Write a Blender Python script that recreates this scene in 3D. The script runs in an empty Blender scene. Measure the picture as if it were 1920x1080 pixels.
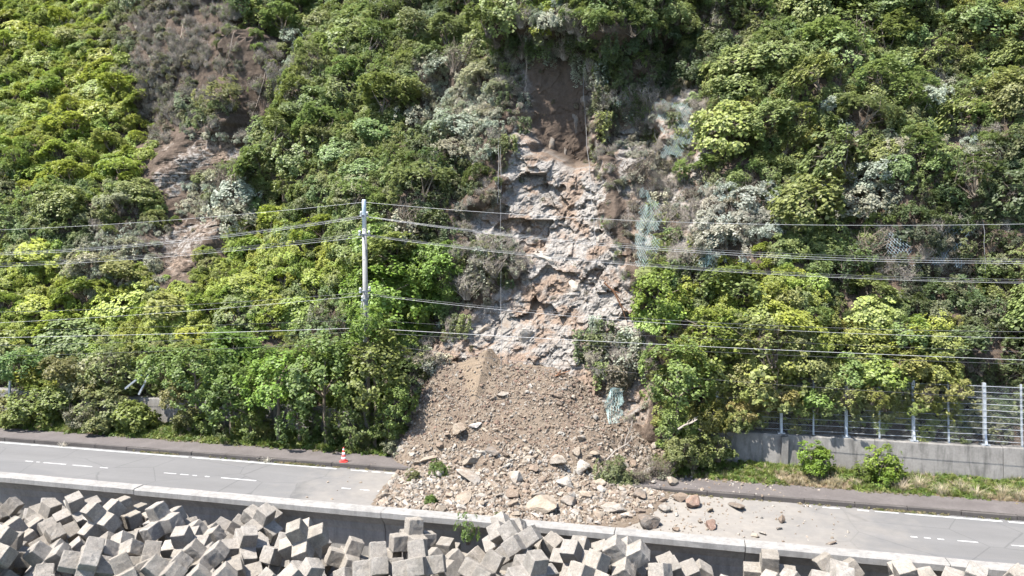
import bpy, bmesh, math, random
import numpy as np
from mathutils import Vector, Matrix, Euler, Quaternion

S = bpy.context.scene
COL = S.collection
R_ = math.radians
random.seed(11)
RNG = np.random.default_rng(11)

# ---------------------------------------------------------------- camera
CAM_LOC = np.array([8.35, -34.0, 11.1]); YAW = R_(13.8); PITCH = R_(3.5); FPX = 1400.0
cd = bpy.data.cameras.new('camera'); cam = bpy.data.objects.new('camera', cd); COL.objects.link(cam)
cd.sensor_fit = 'HORIZONTAL'; cd.sensor_width = 36.0; cd.lens = 36.0 * FPX / 1920.0
cd.clip_start = 0.1; cd.clip_end = 6000
cam.location = CAM_LOC; cam.rotation_euler = (math.pi / 2 - PITCH, 0, YAW)
S.camera = cam

# ---------------------------------------------------------------- sky and sun
SUN = Vector((-0.36, -0.29, 0.88)).normalized()      # direction towards the sun
W = bpy.data.worlds.new('World'); S.world = W; W.use_nodes = True
nt = W.node_tree; nt.nodes.clear()
sky = nt.nodes.new('ShaderNodeTexSky'); sky.sky_type = 'NISHITA'; sky.sun_disc = False
sky.sun_elevation = math.asin(SUN.z); sky.sun_rotation = math.atan2(SUN.x, SUN.y)
bg = nt.nodes.new('ShaderNodeBackground'); bg.inputs['Strength'].default_value = 0.125
wo = nt.nodes.new('ShaderNodeOutputWorld')
nt.links.new(sky.outputs[0], bg.inputs[0]); nt.links.new(bg.outputs[0], wo.inputs[0])
sl = bpy.data.lights.new('sun', 'SUN'); sl.energy = 5.0; sl.angle = R_(0.5); sl.color = (1.0, 0.955, 0.88)
so = bpy.data.objects.new('sun', sl); COL.objects.link(so)
so.rotation_euler = (-SUN).to_track_quat('-Z', 'Y').to_euler(); so.location = SUN * 80
S.view_settings.view_transform = 'Standard'; S.view_settings.look = 'None'
S.view_settings.exposure = 1.5; S.view_settings.gamma = 1.0; S.view_settings.use_curve_mapping = False
S.cycles.use_adaptive_sampling = True; S.cycles.adaptive_threshold = 0.03
S.cycles.max_bounces = 4; S.cycles.diffuse_bounces = 2; S.cycles.glossy_bounces = 1; S.cycles.transmission_bounces = 2; S.cycles.transparent_max_bounces = 4

# ---------------------------------------------------------------- measuring helpers (photo 1920 x 1080)
FW = np.array([-math.sin(YAW) * math.cos(PITCH), math.cos(YAW) * math.cos(PITCH), -math.sin(PITCH)])
RT = np.array([math.cos(YAW), math.sin(YAW), 0.0]); UP = np.cross(RT, FW)
def ray(px, py): return FW + RT * (px - 960) / FPX + UP * (540 - py) / FPX
def onZ(px, py, z): d = ray(px, py); return CAM_LOC + d * (z - CAM_LOC[2]) / d[2]
def onY(px, py, y): d = ray(px, py); return CAM_LOC + d * (y - CAM_LOC[1]) / d[1]
def proj(P):
    v = np.asarray(P, float) - CAM_LOC; w = v @ FW
    return 960 + FPX * (v @ RT) / w, 540 - FPX * (v @ UP) / w

# ---------------------------------------------------------------- noise
def _hash(ix, iy, iz, seed):
    n = (ix.astype(np.int64) * 374761393 + iy.astype(np.int64) * 668265263 + iz.astype(np.int64) * 2147483647 + seed * 974634777) & 0xffffffff
    n = ((n ^ (n >> 13)) * 1274126177) & 0xffffffff
    n = ((n ^ (n >> 16)) * 2246822519) & 0xffffffff
    return ((n ^ (n >> 15)) & 0xffffff) / float(0xffffff)
def vnoise(x, y, z=0.0, seed=0):
    x, y, z = np.broadcast_arrays(np.asarray(x, float), np.asarray(y, float), np.asarray(z, float))
    ix, iy, iz = np.floor(x), np.floor(y), np.floor(z)
    fx, fy, fz = x - ix, y - iy, z - iz
    fx, fy, fz = [t * t * (3 - 2 * t) for t in (fx, fy, fz)]
    r = 0
    for dx in (0, 1):
        for dy in (0, 1):
            for dz in (0, 1):
                w = (fx if dx else 1 - fx) * (fy if dy else 1 - fy) * (fz if dz else 1 - fz)
                r = r + w * _hash(ix + dx, iy + dy, iz + dz, seed)
    return r * 2 - 1
def fbm(x, y, z=0.0, octaves=4, seed=0):
    r, a, f = 0, 0.5, 1.0
    for o in range(octaves):
        r = r + a * vnoise(np.asarray(x) * f, np.asarray(y) * f, np.asarray(z) * f, seed + o); a *= .5; f *= 2.03
    return r
def chunks(x, y, seed):
    """angular broken relief: each cell is a tilted plane"""
    ix, iy = np.floor(x), np.floor(y)
    best = np.full(x.shape, 1e9); val = np.zeros(x.shape)
    for dx in (-1, 0, 1):
        for dy in (-1, 0, 1):
            cx, cy = ix + dx, iy + dy; z0 = np.zeros_like(cx)
            px = cx + _hash(cx, cy, z0, seed); py = cy + _hash(cx, cy, z0 + 1, seed)
            d = (x - px) ** 2 + (y - py) ** 2
            h = _hash(cx, cy, z0 + 2, seed) - .5 + (_hash(cx, cy, z0 + 3, seed) - .5) * 1.3 * (x - px) + (_hash(cx, cy, z0 + 4, seed) - .25) * 1.1 * (y - py)
            m = d < best; best = np.where(m, d, best); val = np.where(m, h, val)
    return val
def sstep(a, b, x):
    t = np.clip((np.asarray(x, float) - a) / (b - a), 0, 1); return t * t * (3 - 2 * t)

# ---------------------------------------------------------------- object helpers
def tag(o, label=None, cat=None, group=None, kind=None):
    if label: o['label'] = label
    if cat: o['category'] = cat
    if group: o['group'] = group
    if kind: o['kind'] = kind
    return o
def link(name, data, parent=None, mat=None):
    o = bpy.data.objects.new(name, data); COL.objects.link(o)
    if parent is not None: o.parent = parent
    if mat is not None and data is not None and not data.materials: data.materials.append(mat)
    return o
def empty(name, loc=(0, 0, 0), rot=(0, 0, 0)):
    o = bpy.data.objects.new(name, None); COL.objects.link(o); o.location = loc; o.rotation_euler = rot
    o.empty_display_size = .2
    return o
def mesh(name, v, f, smooth=False):
    me = bpy.data.meshes.new(name)
    me.from_pydata([tuple(map(float, p)) for p in v], [], [tuple(map(int, q)) for q in f]); me.update()
    if smooth: me.polygons.foreach_set('use_smooth', [True] * len(me.polygons))
    return me
def grid_mesh(name, P, smooth=False, keep=None):
    """P: (n, m, 3) array of points"""
    n, m = P.shape[:2]
    idx = np.arange(n * m).reshape(n, m)
    q = np.stack([idx[:-1, :-1], idx[1:, :-1], idx[1:, 1:], idx[:-1, 1:]], -1).reshape(-1, 4)
    if keep is not None: q = q[keep.reshape(-1)]
    return np_mesh(name, P.reshape(-1, 3), q, smooth)
def np_mesh(name, V, F, smooth=False):
    V = np.asarray(V, np.float32); F = np.asarray(F, np.int32); k = F.shape[1]
    me = bpy.data.meshes.new(name)
    me.vertices.add(len(V)); me.vertices.foreach_set('co', V.ravel())
    me.loops.add(F.size); me.loops.foreach_set('vertex_index', F.ravel())
    me.polygons.add(len(F)); me.polygons.foreach_set('loop_start', np.arange(0, F.size, k, dtype=np.int32))
    me.polygons.foreach_set('use_smooth', np.full(len(F), smooth))
    me.update(calc_edges=True); me.validate()
    return me
class MB:
    """collects simple solids into one mesh"""
    def __init__(s): s.v = []; s.f = []
    def add(s, v, f):
        b = len(s.v); s.v += [tuple(p) for p in v]; s.f += [tuple(i + b for i in q) for q in f]; return s
    def box(s, c, d, rot=None):
        hx, hy, hz = d[0] / 2, d[1] / 2, d[2] / 2
        v = [Vector((sx * hx, sy * hy, sz * hz)) for sx in (-1, 1) for sy in (-1, 1) for sz in (-1, 1)]
        if rot is not None: v = [rot @ p for p in v]
        v = [p + Vector(c) for p in v]
        return s.add(v, [(0, 1, 3, 2), (4, 6, 7, 5), (0, 4, 5, 1), (2, 3, 7, 6), (0, 2, 6, 4), (1, 5, 7, 3)])
    def tube(s, pts, rad, n=6, cap=True):
        pts = [Vector(p) for p in pts]; rad = rad if isinstance(rad, (list, tuple)) else [rad] * len(pts)
        v = []; f = []
        for i, p in enumerate(pts):
            t = (pts[min(i + 1, len(pts) - 1)] - pts[max(i - 1, 0)]).normalized()
            a = Vector((0, 0, 1)) if abs(t.z) < .9 else Vector((1, 0, 0))
            u = t.cross(a).normalized(); w = t.cross(u)
            for k in range(n):
                an = 2 * math.pi * k / n; v.append(p + (u * math.cos(an) + w * math.sin(an)) * rad[i])
        for i in range(len(pts) - 1):
            for k in range(n):
                k2 = (k + 1) % n; f.append((i * n + k, i * n + k2, (i + 1) * n + k2, (i + 1) * n + k))
        if cap: f.append(tuple(range(n))); f.append(tuple((len(pts) - 1) * n + k for k in reversed(range(n))))
        return s.add(v, f)
    def lathe(s, prof, c=(0, 0, 0), n=16):
        v = []; f = []; m = len(prof)
        for (r, z) in prof:
            for k in range(n):
                a = 2 * math.pi * k / n; v.append((c[0] + r * math.cos(a), c[1] + r * math.sin(a), c[2] + z))
        for i in range(m - 1):
            for k in range(n):
                k2 = (k + 1) % n; f.append((i * n + k, i * n + k2, (i + 1) * n + k2, (i + 1) * n + k))
        f.append(tuple(reversed(range(n)))); f.append(tuple((m - 1) * n + k for k in range(n)))
        return s.add(v, f)
    def mesh(s, name, smooth=False): return mesh(name, s.v, s.f, smooth)
    def build(s, name, mat, parent=None, smooth=False): return link(name, s.mesh(name, smooth), parent, mat)

# ---------------------------------------------------------------- materials
class NT:
    def __init__(s, name, rough=.8, spec=.3):
        s.m = bpy.data.materials.new(name); s.m.use_nodes = True; s.t = s.m.node_tree; s.t.nodes.clear()
        s.out = s.new('ShaderNodeOutputMaterial'); s.b = s.new('ShaderNodeBsdfPrincipled')
        s.b.inputs['Roughness'].default_value = rough; s.b.inputs['Specular IOR Level'].default_value = spec
        s.l(s.b.outputs[0], s.out.inputs[0])
    def new(s, t, **k):
        n = s.t.nodes.new(t)
        for a, b in k.items(): setattr(n, a, b)
        return n
    def l(s, a, b): s.t.links.new(a, b)
    def val(s, x, inp):
        if hasattr(x, 'is_linked') or hasattr(x, 'links'): s.l(x, inp)
        else: inp.default_value = x if not isinstance(x, tuple) or len(x) == 4 or inp.type == 'VECTOR' else (*x, 1)
    def coord(s, kind='Object', scale=None):
        c = s.new('ShaderNodeTexCoord').outputs[kind]
        if scale is None: return c
        mp = s.new('ShaderNodeMapping'); mp.inputs['Scale'].default_value = scale; s.l(c, mp.inputs[0]); return mp.outputs[0]
    def pos(s, scale=None):
        c = s.new('ShaderNodeNewGeometry').outputs['Position']
        if scale is None: return c
        mp = s.new('ShaderNodeMapping'); mp.inputs['Scale'].default_value = scale; s.l(c, mp.inputs[0]); return mp.outputs[0]
    def noise(s, vec, scale, detail=4, rough=.6, dist=0.0):
        n = s.new('ShaderNodeTexNoise'); n.inputs['Scale'].default_value = scale; n.inputs['Detail'].default_value = detail
        n.inputs['Roughness'].default_value = rough; n.inputs['Distortion'].default_value = dist; s.l(vec, n.inputs['Vector']); return n.outputs[0]
    def ramp(s, fac, stops, mode='LINEAR'):
        r = s.new('ShaderNodeValToRGB'); r.color_ramp.interpolation = mode; e = r.color_ramp.elements
        while len(e) < len(stops): e.new(.5)
        for el, (p, c) in zip(e, stops):
            el.position = p; el.color = (*c, 1) if isinstance(c, tuple) else (c, c, c, 1)
        s.l(fac, r.inputs[0]); return r.outputs[0]
    def mix(s, fac, a, b, blend='MIX'):
        m = s.new('ShaderNodeMix', data_type='RGBA', blend_type=blend)
        s.val(fac, m.inputs[0]); s.val(a, m.inputs[6]); s.val(b, m.inputs[7]); return m.outputs[2]
    def math(s, op, a, b=0.0, clamp=False):
        m = s.new('ShaderNodeMath', operation=op); m.use_clamp = clamp; s.val(a, m.inputs[0]); s.val(b, m.inputs[1]); return m.outputs[0]
    def attr(s, name, typ='GEOMETRY', out='Fac'):
        a = s.new('ShaderNodeAttribute'); a.attribute_name = name; a.attribute_type = typ; return a.outputs[out]
    def bump(s, h, strength=.5, dist=.05):
        b = s.new('ShaderNodeBump'); s.val(strength, b.inputs['Strength']); b.inputs['Distance'].default_value = dist
        s.l(h, b.inputs['Height']); s.l(b.outputs[0], s.b.inputs['Normal'])
    def base(s, c): s.val(c, s.b.inputs['Base Color']); return s.m

def simple(name, col, rough=.7, var=.25, scale=3.0, metal=0.0, coord='Object'):
    k = NT(name, rough); n = k.noise(k.coord(coord), scale, 5)
    c = k.mix(n, tuple(x * (1 - var) for x in col), tuple(min(1, x * (1 + var)) for x in col))
    k.b.inputs['Metallic'].default_value = metal; return k.base(c)

def m_asphalt():
    k = NT('asphalt', .85, .3); p = k.pos()
    big = k.noise(k.pos((.12, .7, 1)), 1.0, 5, .6); fine = k.noise(p, 55, 2, .7); med = k.noise(p, 2.2, 5, .65)
    c = k.ramp(big, [(.3, (.140, .136, .134)), (.7, (.182, .177, .174))])
    c = k.mix(k.math('MULTIPLY', med, .35), c, (.10, .098, .10))
    c = k.mix(.35, c, k.ramp(fine, [(.3, .08), (.7, .33)]), 'OVERLAY')
    # tyre polished tracks along the lanes
    sep = k.new('ShaderNodeSeparateXYZ'); k.l(p, sep.inputs[0])
    # repaired strips, slightly darker
    pt = k.noise(k.pos((.05, .45, 1)), 1.0, 1, .3)
    c = k.mix(k.ramp(pt, [(.56, 0.), (.565, .35)]), c, (.105, .105, .108))
    ck = k.new('ShaderNodeTexVoronoi', feature='DISTANCE_TO_EDGE'); ck.inputs['Scale'].default_value = .33; k.l(k.mix(.12, p, k.noise(p, 1.3, 4, .6), 'ADD'), ck.inputs['Vector'])
    c = k.mix(k.ramp(ck.outputs['Distance'], [(.0, .55), (.012, .0)]), c, (.06, .06, .06))
    w = k.math('SINE', k.math('MULTIPLY', k.math('ADD', sep.outputs[1], .35), 4.3))
    c = k.mix(k.math('MULTIPLY', k.math('ADD', w, 1.0), .05), c, (.09, .09, .09))
    # dust thrown out by the slide, centred on its toe
    dx = k.math('DIVIDE', k.math('SUBTRACT', sep.outputs[0], 3.4), 12.5); dx2 = k.math('MULTIPLY', dx, dx)
    d = k.math('SUBTRACT', 1.15, dx2); dn = k.noise(p, .7, 6, .7)
    fac = k.math('MULTIPLY', k.math('ADD', d, k.math('MULTIPLY', k.math('SUBTRACT', dn, .5), 1.6)), .95, True)
    c = k.mix(fac, c, k.ramp(k.noise(p, 3.0, 6, .75), [(.25, (.165, .150, .132)), (.75, (.225, .207, .185))]))
    k.bump(fine, .35, .01); return k.base(c)
def m_concrete(name, lo, hi, stain=(.10, .095, .09), stain_amt=.5, streak=True, scale=1.0, coord='World'):
    k = NT(name, .85, .25); p = k.pos() if coord == 'World' else k.coord('Object')
    n1 = k.noise(p, 1.1 * scale, 6, .65); n2 = k.noise(p, 9 * scale, 5, .7); n3 = k.noise(p, 60 * scale, 2, .6)
    c = k.ramp(n1, [(.3, lo), (.7, hi)])
    c = k.mix(k.ramp(n2, [(.35, .0), (.75, .45)]), c, tuple(x * .6 for x in lo))
    if streak:
        mp = k.new('ShaderNodeMapping'); mp.inputs['Scale'].default_value = (3.2, 3.2, .28); k.l(p, mp.inputs[0])
        s = k.noise(mp.outputs[0], 1.0, 5, .65)
        c = k.mix(k.math('MULTIPLY', k.ramp(s, [(.45, 0.), (.7, 1.)]), stain_amt), c, stain)
    c = k.mix(.25, c, k.ramp(n3, [(.3, .2), (.7, .75)]), 'OVERLAY')
    k.bump(k.math('ADD', k.math('MULTIPLY', n2, .6), k.math('MULTIPLY', n3, .4)), .5, .015); return k.base(c)
def m_block():
    k = NT('block_concrete', .9, .2); o = k.coord('Object'); p = k.pos()
    tint = k.attr('tint', 'INSTANCER', 'Color')
    n1 = k.noise(o, 1.6, 6, .65); n2 = k.noise(p, 12, 5, .75); n3 = k.noise(p, 45, 3, .7)
    c = k.mix(k.ramp(n1, [(.3, .0), (.75, .8)]), tint, (.17, .15, .125))
    c = k.mix(k.ramp(n2, [(.42, .0), (.72, .65)]), c, (.115, .108, .098))
    n4 = k.noise(k.pos((1.6, 1.6, .5)), 1.0, 6, .7)
    c = k.mix(k.ramp(n4, [(.5, .0), (.68, .6)]), c, (.105, .098, .085))
    c = k.mix(k.ramp(k.noise(p, 3.1, 6, .7), [(.58, .0), (.72, .5)]), c, (.33, .32, .30))
    c = k.mix(.45, c, k.ramp(n3, [(.25, .15), (.75, .85)]), 'OVERLAY')
    k.bump(k.math('ADD', n2, k.math('MULTIPLY', n3, .5)), .8, .03); return k.base(c)
def m_rock(name='rock', tinted=True, pale=(.36, .33, .29)):
    k = NT(name, .9, .2); o = k.coord('Object'); p = k.pos()
    base = k.attr('tint', 'INSTANCER', 'Color') if tinted else pale
    n1 = k.noise(p, 1.9, 7, .68, .4); n2 = k.noise(p, 9, 6, .75); n3 = k.noise(p, 34, 3, .7)
    c = k.mix(k.ramp(n1, [(.42, .0), (.62, .75)]), base, (.20, .150, .110))
    c = k.mix(k.ramp(n2, [(.3, .5), (.5, .0)]), c, (.075, .06, .05))
    c = k.mix(k.ramp(n2, [(.55, .0), (.75, .5)]), c, (.46, .43, .38))
    k.bump(k.math('ADD', n2, k.math('MULTIPLY', n3, .6)), .8, .05); return k.base(c)
def m_terrain():
    """soil everywhere, pale broken rock where the slope has been stripped"""
    k = NT('hillside_ground', .95, .15); p = k.pos()
    rk = k.attr('rock'); dk = k.attr('soil')
    n1 = k.noise(p, .55, 7, .65, .6); n2 = k.noise(p, 3.4, 7, .72, .5); n3 = k.noise(p, 16, 5, .75)
    soil = k.ramp(n2, [(.25, (.040, .030, .023)), (.5, (.082, .061, .047)), (.78, (.14, .109, .085))])
    stone = k.ramp(n2, [(.22, (.13, .114, .10)), (.42, (.232, .213, .194)), (.6, (.285, .265, .244)), (.8, (.335, .316, .296))])
    rust = k.ramp(n3, [(.3, (.13, .085, .060)), (.7, (.29, .205, .145))])
    st = k.mix(k.ramp(n1, [(.46, 0.), (.57, .8)]), stone, rust)
    st = k.mix(k.ramp(n3, [(.30, .5), (.44, .0)]), st, (.11, .092, .078))
    # open joints of the broken rock
    for sc_, wd in ((.85, .035), (2.3, .05)):
        ck = k.new('ShaderNodeTexVoronoi', feature='DISTANCE_TO_EDGE'); ck.inputs['Scale'].default_value = sc_
        mp = k.new('ShaderNodeMapping'); mp.inputs['Scale'].default_value = (1, .4, 1.5); mp.inputs['Rotation'].default_value = (0, .35, 0); k.l(k.mix(.35, p, k.new('ShaderNodeTexNoise').outputs[1], 'ADD'), mp.inputs[0]); k.l(mp.outputs[0], ck.inputs['Vector'])
        st = k.mix(k.ramp(ck.outputs['Distance'], [(.0, .5), (wd, .0)]), st, (.06, .05, .042))
    f = k.math('ADD', rk, k.math('MULTIPLY', k.math('SUBTRACT', n2, .5), .9))
    c = k.mix(k.ramp(f, [(.42, 0.), (.58, 1.)]), soil, st)
    c = k.mix(dk, c, k.ramp(n3, [(.3, (.062, .045, .035)), (.7, (.105, .08, .062))]))
    k.bump(k.math('ADD', n2, k.math('MULTIPLY', n3, .5)), k.math('SUBTRACT', .9, k.math('MULTIPLY', dk, .35)), .12); return k.base(c)
def m_debris():
    k = NT('slide_debris', .95, .12); p = k.pos()
    fine = k.attr('fine'); n1 = k.noise(p, .6, 6, .65); n2 = k.noise(p, 6, 7, .78); n3 = k.noise(p, 28, 4, .75)
    c = k.ramp(n2, [(.25, (.080, .059, .044)), (.5, (.158, .122, .093)), (.75, (.24, .20, .16))])
    c = k.mix(k.ramp(n1, [(.4, 0.), (.65, .55)]), c, (.19, .158, .122))
    c = k.mix(fine, c, k.ramp(n3, [(.3, (.185, .142, .102)), (.7, (.245, .195, .145))]))
    k.bump(k.math('ADD', n2, n3), 1.0, .06); return k.base(c)
def m_leaf(name='leaf', tint=None, trans=.40):
    k = NT(name, .5, .35)
    t = k.attr('tint', 'INSTANCER', 'Color') if tint is None else tint
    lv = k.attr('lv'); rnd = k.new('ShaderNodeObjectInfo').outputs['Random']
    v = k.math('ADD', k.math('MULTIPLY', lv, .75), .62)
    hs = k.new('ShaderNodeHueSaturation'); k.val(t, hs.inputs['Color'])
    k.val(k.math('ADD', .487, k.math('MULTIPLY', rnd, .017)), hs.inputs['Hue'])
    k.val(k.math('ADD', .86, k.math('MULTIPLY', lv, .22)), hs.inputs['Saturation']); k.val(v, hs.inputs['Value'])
    c = hs.outputs[0]; k.val(c, k.b.inputs['Base Color'])
    tr = k.new('ShaderNodeBsdfTranslucent'); k.l(k.mix(.35, c, (.17, .23, .04)), tr.inputs[0])
    ms = k.new('ShaderNodeMixShader'); ms.inputs[0].default_value = trans
    k.l(k.b.outputs[0], ms.inputs[1]); k.l(tr.outputs[0], ms.inputs[2]); k.l(ms.outputs[0], k.out.inputs[0]); return k.m
M = {}
M['asphalt'] = m_asphalt()
M['walk'] = m_concrete('pavement_asphalt', (.088, .077, .074), (.125, .111, .106), streak=False)
M['kerb'] = m_concrete('kerb_concrete', (.06, .053, .05), (.095, .085, .078), streak=False)  # darkened so the shadow on the kerb face sits in the concrete colour
M['sea'] = m_concrete('sea_wall_concrete', (.215, .206, .194), (.29, .279, .264), (.115, .11, .105), .55)
M['ret'] = m_concrete('retaining_concrete', (.155, .147, .138), (.235, .222, .208), (.06, .057, .053), .85)
M['block'] = m_block(); M['rock'] = m_rock(); M['hill'] = m_terrain(); M['debris'] = m_debris()
M['leaf'] = m_leaf(); M['bark'] = simple('bark', (.14, .115, .09), .9, .4, 6)
M['deadwood'] = simple('dead_wood', (.27, .235, .20), .9, .35, 8)
M['paint'] = simple('road_paint', (.40, .40, .39), .7, .3, 9, coord='Object')
M['steel'] = simple('galvanised_steel', (.36, .38, .40), .5, .15, 5, .3)
M['pole'] = simple('pole_concrete', (.26, .255, .245), .8, .25, 4)
M['poletop'] = simple('pole_steel_top', (.50, .56, .62), .45, .08, 4, .3)
M['porcelain'] = simple('insulator_porcelain', (.72, .71, .68), .25, .05, 4)
M['wire'] = simple('aluminium_wire', (.16, .16, .16), .5, .1, 4, .2)
M['wirelight'] = simple('bright_wire', (.42, .42, .42), .5, .1, 4, .2)
M['wiredark'] = simple('cable_sheath', (.06, .06, .065), .5, .1, 4)
M['rope'] = simple('wire_rope', (.33, .27, .22), .7, .25, 9)
M['net'] = simple('teal_net', (.25, .335, .32), .7, .3, 6)
M['netgrey'] = simple('blue_grey_net', (.24, .30, .33), .7, .2, 6)
M['chain'] = simple('chain_link_wire', (.20, .21, .21), .6, .15, 6, .2)
M['conered'] = simple('cone_red', (.62, .07, .06), .5, .1, 6)
M['conewhite'] = simple('cone_white', (.80, .78, .76), .5, .05, 6)
M['blade'] = m_leaf('grass_blade', None, .3)
M['dirt'] = simple('verge_soil', (.12, .085, .055), .95, .4, 2.5, coord='Object')
M['rubblebed'] = simple('rubble_bed', (.20, .18, .155), .95, .35, 1.5)
k = NT('sea_water', .12, .5); k.bump(k.noise(k.pos(), .6, 6, .6), .5, .4); M['water'] = k.base((.02, .06, .07))

# ================================================================ THE SETTING
XA, XB = -95.0, 75.0
KERB, WALKB, VERGE_B = -0.80, 1.05, 3.05
SEA_B, SEA_F = -6.50, -7.12
def sheet(name, x0, x1, y0, y1, z, mat, nx=1, ny=1):
    xs = np.linspace(x0, x1, nx + 1); ys = np.linspace(y0, y1, ny + 1)
    P = np.stack(np.meshgrid(xs, ys, indexing='ij') + [np.full((nx + 1, ny + 1), z)], -1)
    return link(name, grid_mesh(name, P), None, mat)
tag(sheet('ground', -3000, 3000, 3.2, 3000, -.6, M['dirt']), kind='structure')
tag(sheet('sea', -3000, 3000, -3000, -9.0, -5.2, M['water']), kind='structure')
tag(sheet('road', XA, XB, SEA_B, KERB + .05, 0, M['asphalt'], 40, 4), kind='structure')
# apron and rubble slope at the foot of the sea wall
P = np.array([[(x, y, z) for (y, z) in ((-6.6, -1.6), (-8.1, -1.66), (-17.5, -6.6), (-40, -9))] for x in np.linspace(XA, XB, 60)])
P[:, 2:, 2] += RNG.uniform(-.12, .12, (60, 2))
tag(link('shore_slope', grid_mesh('shore_slope', P), None, M['rubblebed']), kind='structure')

# painted lines
paint = empty('road_markings'); paint['kind'] = 'structure'
def stripe(x0, x1, y, w=.13, worn=0.0):
    v = []; f = []; x = x0
    n = max(1, int((x1 - x0) / .22))
    xs = np.linspace(x0, x1, n + 1)
    for i in range(n):
        if random.random() < worn: continue
        b = len(v); e = w / 2 * random.uniform(.6, 1.0)
        v += [(xs[i], y - e, .005), (xs[i + 1], y - e, .005), (xs[i + 1], y + e, .005), (xs[i], y + e, .005)]; f.append((b, b + 1, b + 2, b + 3))
    if f: link('painted_line', mesh('painted_line', v, f), paint, M['paint'])
stripe(XA, -8.6, -1.06, .16, .03); stripe(-8.3, -5.4, -1.06, .13, .35); stripe(13.0, 17.5, -1.06, .13, .45); stripe(17.5, XB, -1.06, .16, .05)
x = -63.0
while x < 60:                                  # the centre line: short broken dashes, twinned as in the photograph
    if not (-7.8 < x < 13):
        stripe(x, x + 2.5, -3.62, .11, .25 if x < 0 else .5); stripe(x + 2.9, x + 5.0, -3.62, .11, .25 if x < 0 else .4)
    x += 9.6 if x < -30 else 8.2

# pavement with its kerb
pav = empty('pavement'); pav['kind'] = 'structure'
def pav_piece(x0, x1):
    n = max(1, int((x1 - x0) / 1.0)); xs = np.linspace(x0, x1, n + 1); ys = np.linspace(KERB + .17, WALKB, 4)
    P = np.array([[(xx, yy, .19 + .012 * vnoise(xx * .7, yy * .9, 0, 3)) for yy in ys] for xx in xs])
    link('pavement_surface', grid_mesh('pavement_surface', P, True), pav, M['walk'])
pav_piece(XA, XB)
kerb_me = bpy.data.meshes.new('kerb_stone'); bm = bmesh.new(); bmesh.ops.create_cube(bm, size=1)
bmesh.ops.scale(bm, vec=(1.985, .17, .36), verts=bm.verts); bmesh.ops.bevel(bm, geom=bm.edges[:], offset=.018, segments=1, affect='EDGES'); bm.to_mesh(kerb_me); bm.free()
kerb_me.materials.append(M['kerb'])
x = -44.0
while x < 34:
    o = link('kerb_stone', kerb_me, pav); o.location = (x, KERB + .085 + random.uniform(-.012, .012), 0.02 + random.uniform(-.012, .01)); o.rotation_euler = (0, 0, random.uniform(-.004, .004)); x += 2.0

# verge: soil bank between pavement and retaining wall
xs = np.linspace(XA, XB, 260); ys = np.linspace(WALKB - .02, 3.4, 9)
P = np.zeros((260, 9, 3)); P[..., 0] = xs[:, None]; P[..., 1] = ys[None]
P[..., 2] = .17 + .27 * sstep(0, 2, ys[None] - WALKB) + .10 * fbm(xs[:, None] * .8, ys[None] * 1.1, 0, 4, 9)
P[:, 0, 1] += .12 * vnoise(xs * 1.3, 0, 0, 4); P[:, 0, 2] = .15
tag(link('verge', grid_mesh('verge', P, True), None, M['dirt']), kind='structure')
def vergeZ(x, y): return float(.17 + .27 * sstep(0, 2, y - WALKB) + .10 * fbm(x * .8, y * 1.1, 0, 4, 9))

# ---------------------------------------------------------------- sea wall, cast in bays
def extrude_profile(name, prof, x0, x1, mat, parent, nseg=12, jitter=.006):
    xs = np.linspace(x0, x1, nseg + 1); m = len(prof)
    V = []
    for i, xx in enumerate(xs):
        for (y, z) in prof: V.append((xx, y + random.uniform(-jitter, jitter), z + random.uniform(-jitter, jitter)))
    F = []
    for i in range(nseg):
        for j in range(m):
            j2 = (j + 1) % m; F.append((i * m + j, i * m + j2, (i + 1) * m + j2, (i + 1) * m + j))
    F.append(tuple(reversed(range(m)))); F.append(tuple(nseg * m + j for j in range(m)))
    me = mesh(name, V, F); b = bmesh.new(); b.from_mesh(me); bmesh.ops.recalc_face_normals(b, faces=b.faces[:]); b.to_mesh(me); b.free()
    return link(name, me, parent, mat)
sw = empty('sea_wall', (0, SEA_B, 0)); tag(sw, 'long concrete sea wall with overhanging cap between road and stacked blocks', 'wall')
SEA_PROF = [(0, -1.9), (0, .42), (-.03, .45), (-.58, .45), (-.62, .41), (-.62, .20), (-.46, .06), (-.26, -.20), (-.16, -.55), (-.16, -1.9)]
joints = [-95, -84, -73, -62, -51, -40, -26.5, -15.1, -3.6, 5.6, 10.2, 16.7, 27, 38, 49, 60, 75]
for a, b in zip(joints[:-1], joints[1:]):
    d = random.uniform(-.012, .012)
    extrude_profile('wall_bay', [(y, z + d) for y, z in SEA_PROF], a + .014, b - .014, M['sea'], sw, max(2, int((b - a) / .6)))
b0 = extrude_profile('joint_filler', [(-.03, -1.9), (-.03, .40), (-.56, .40), (-.56, .22), (-.23, -.18), (-.13, -.55), (-.13, -1.9)], XA + .1, XB - .1, M['kerb'], sw, 60, 0)

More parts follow.
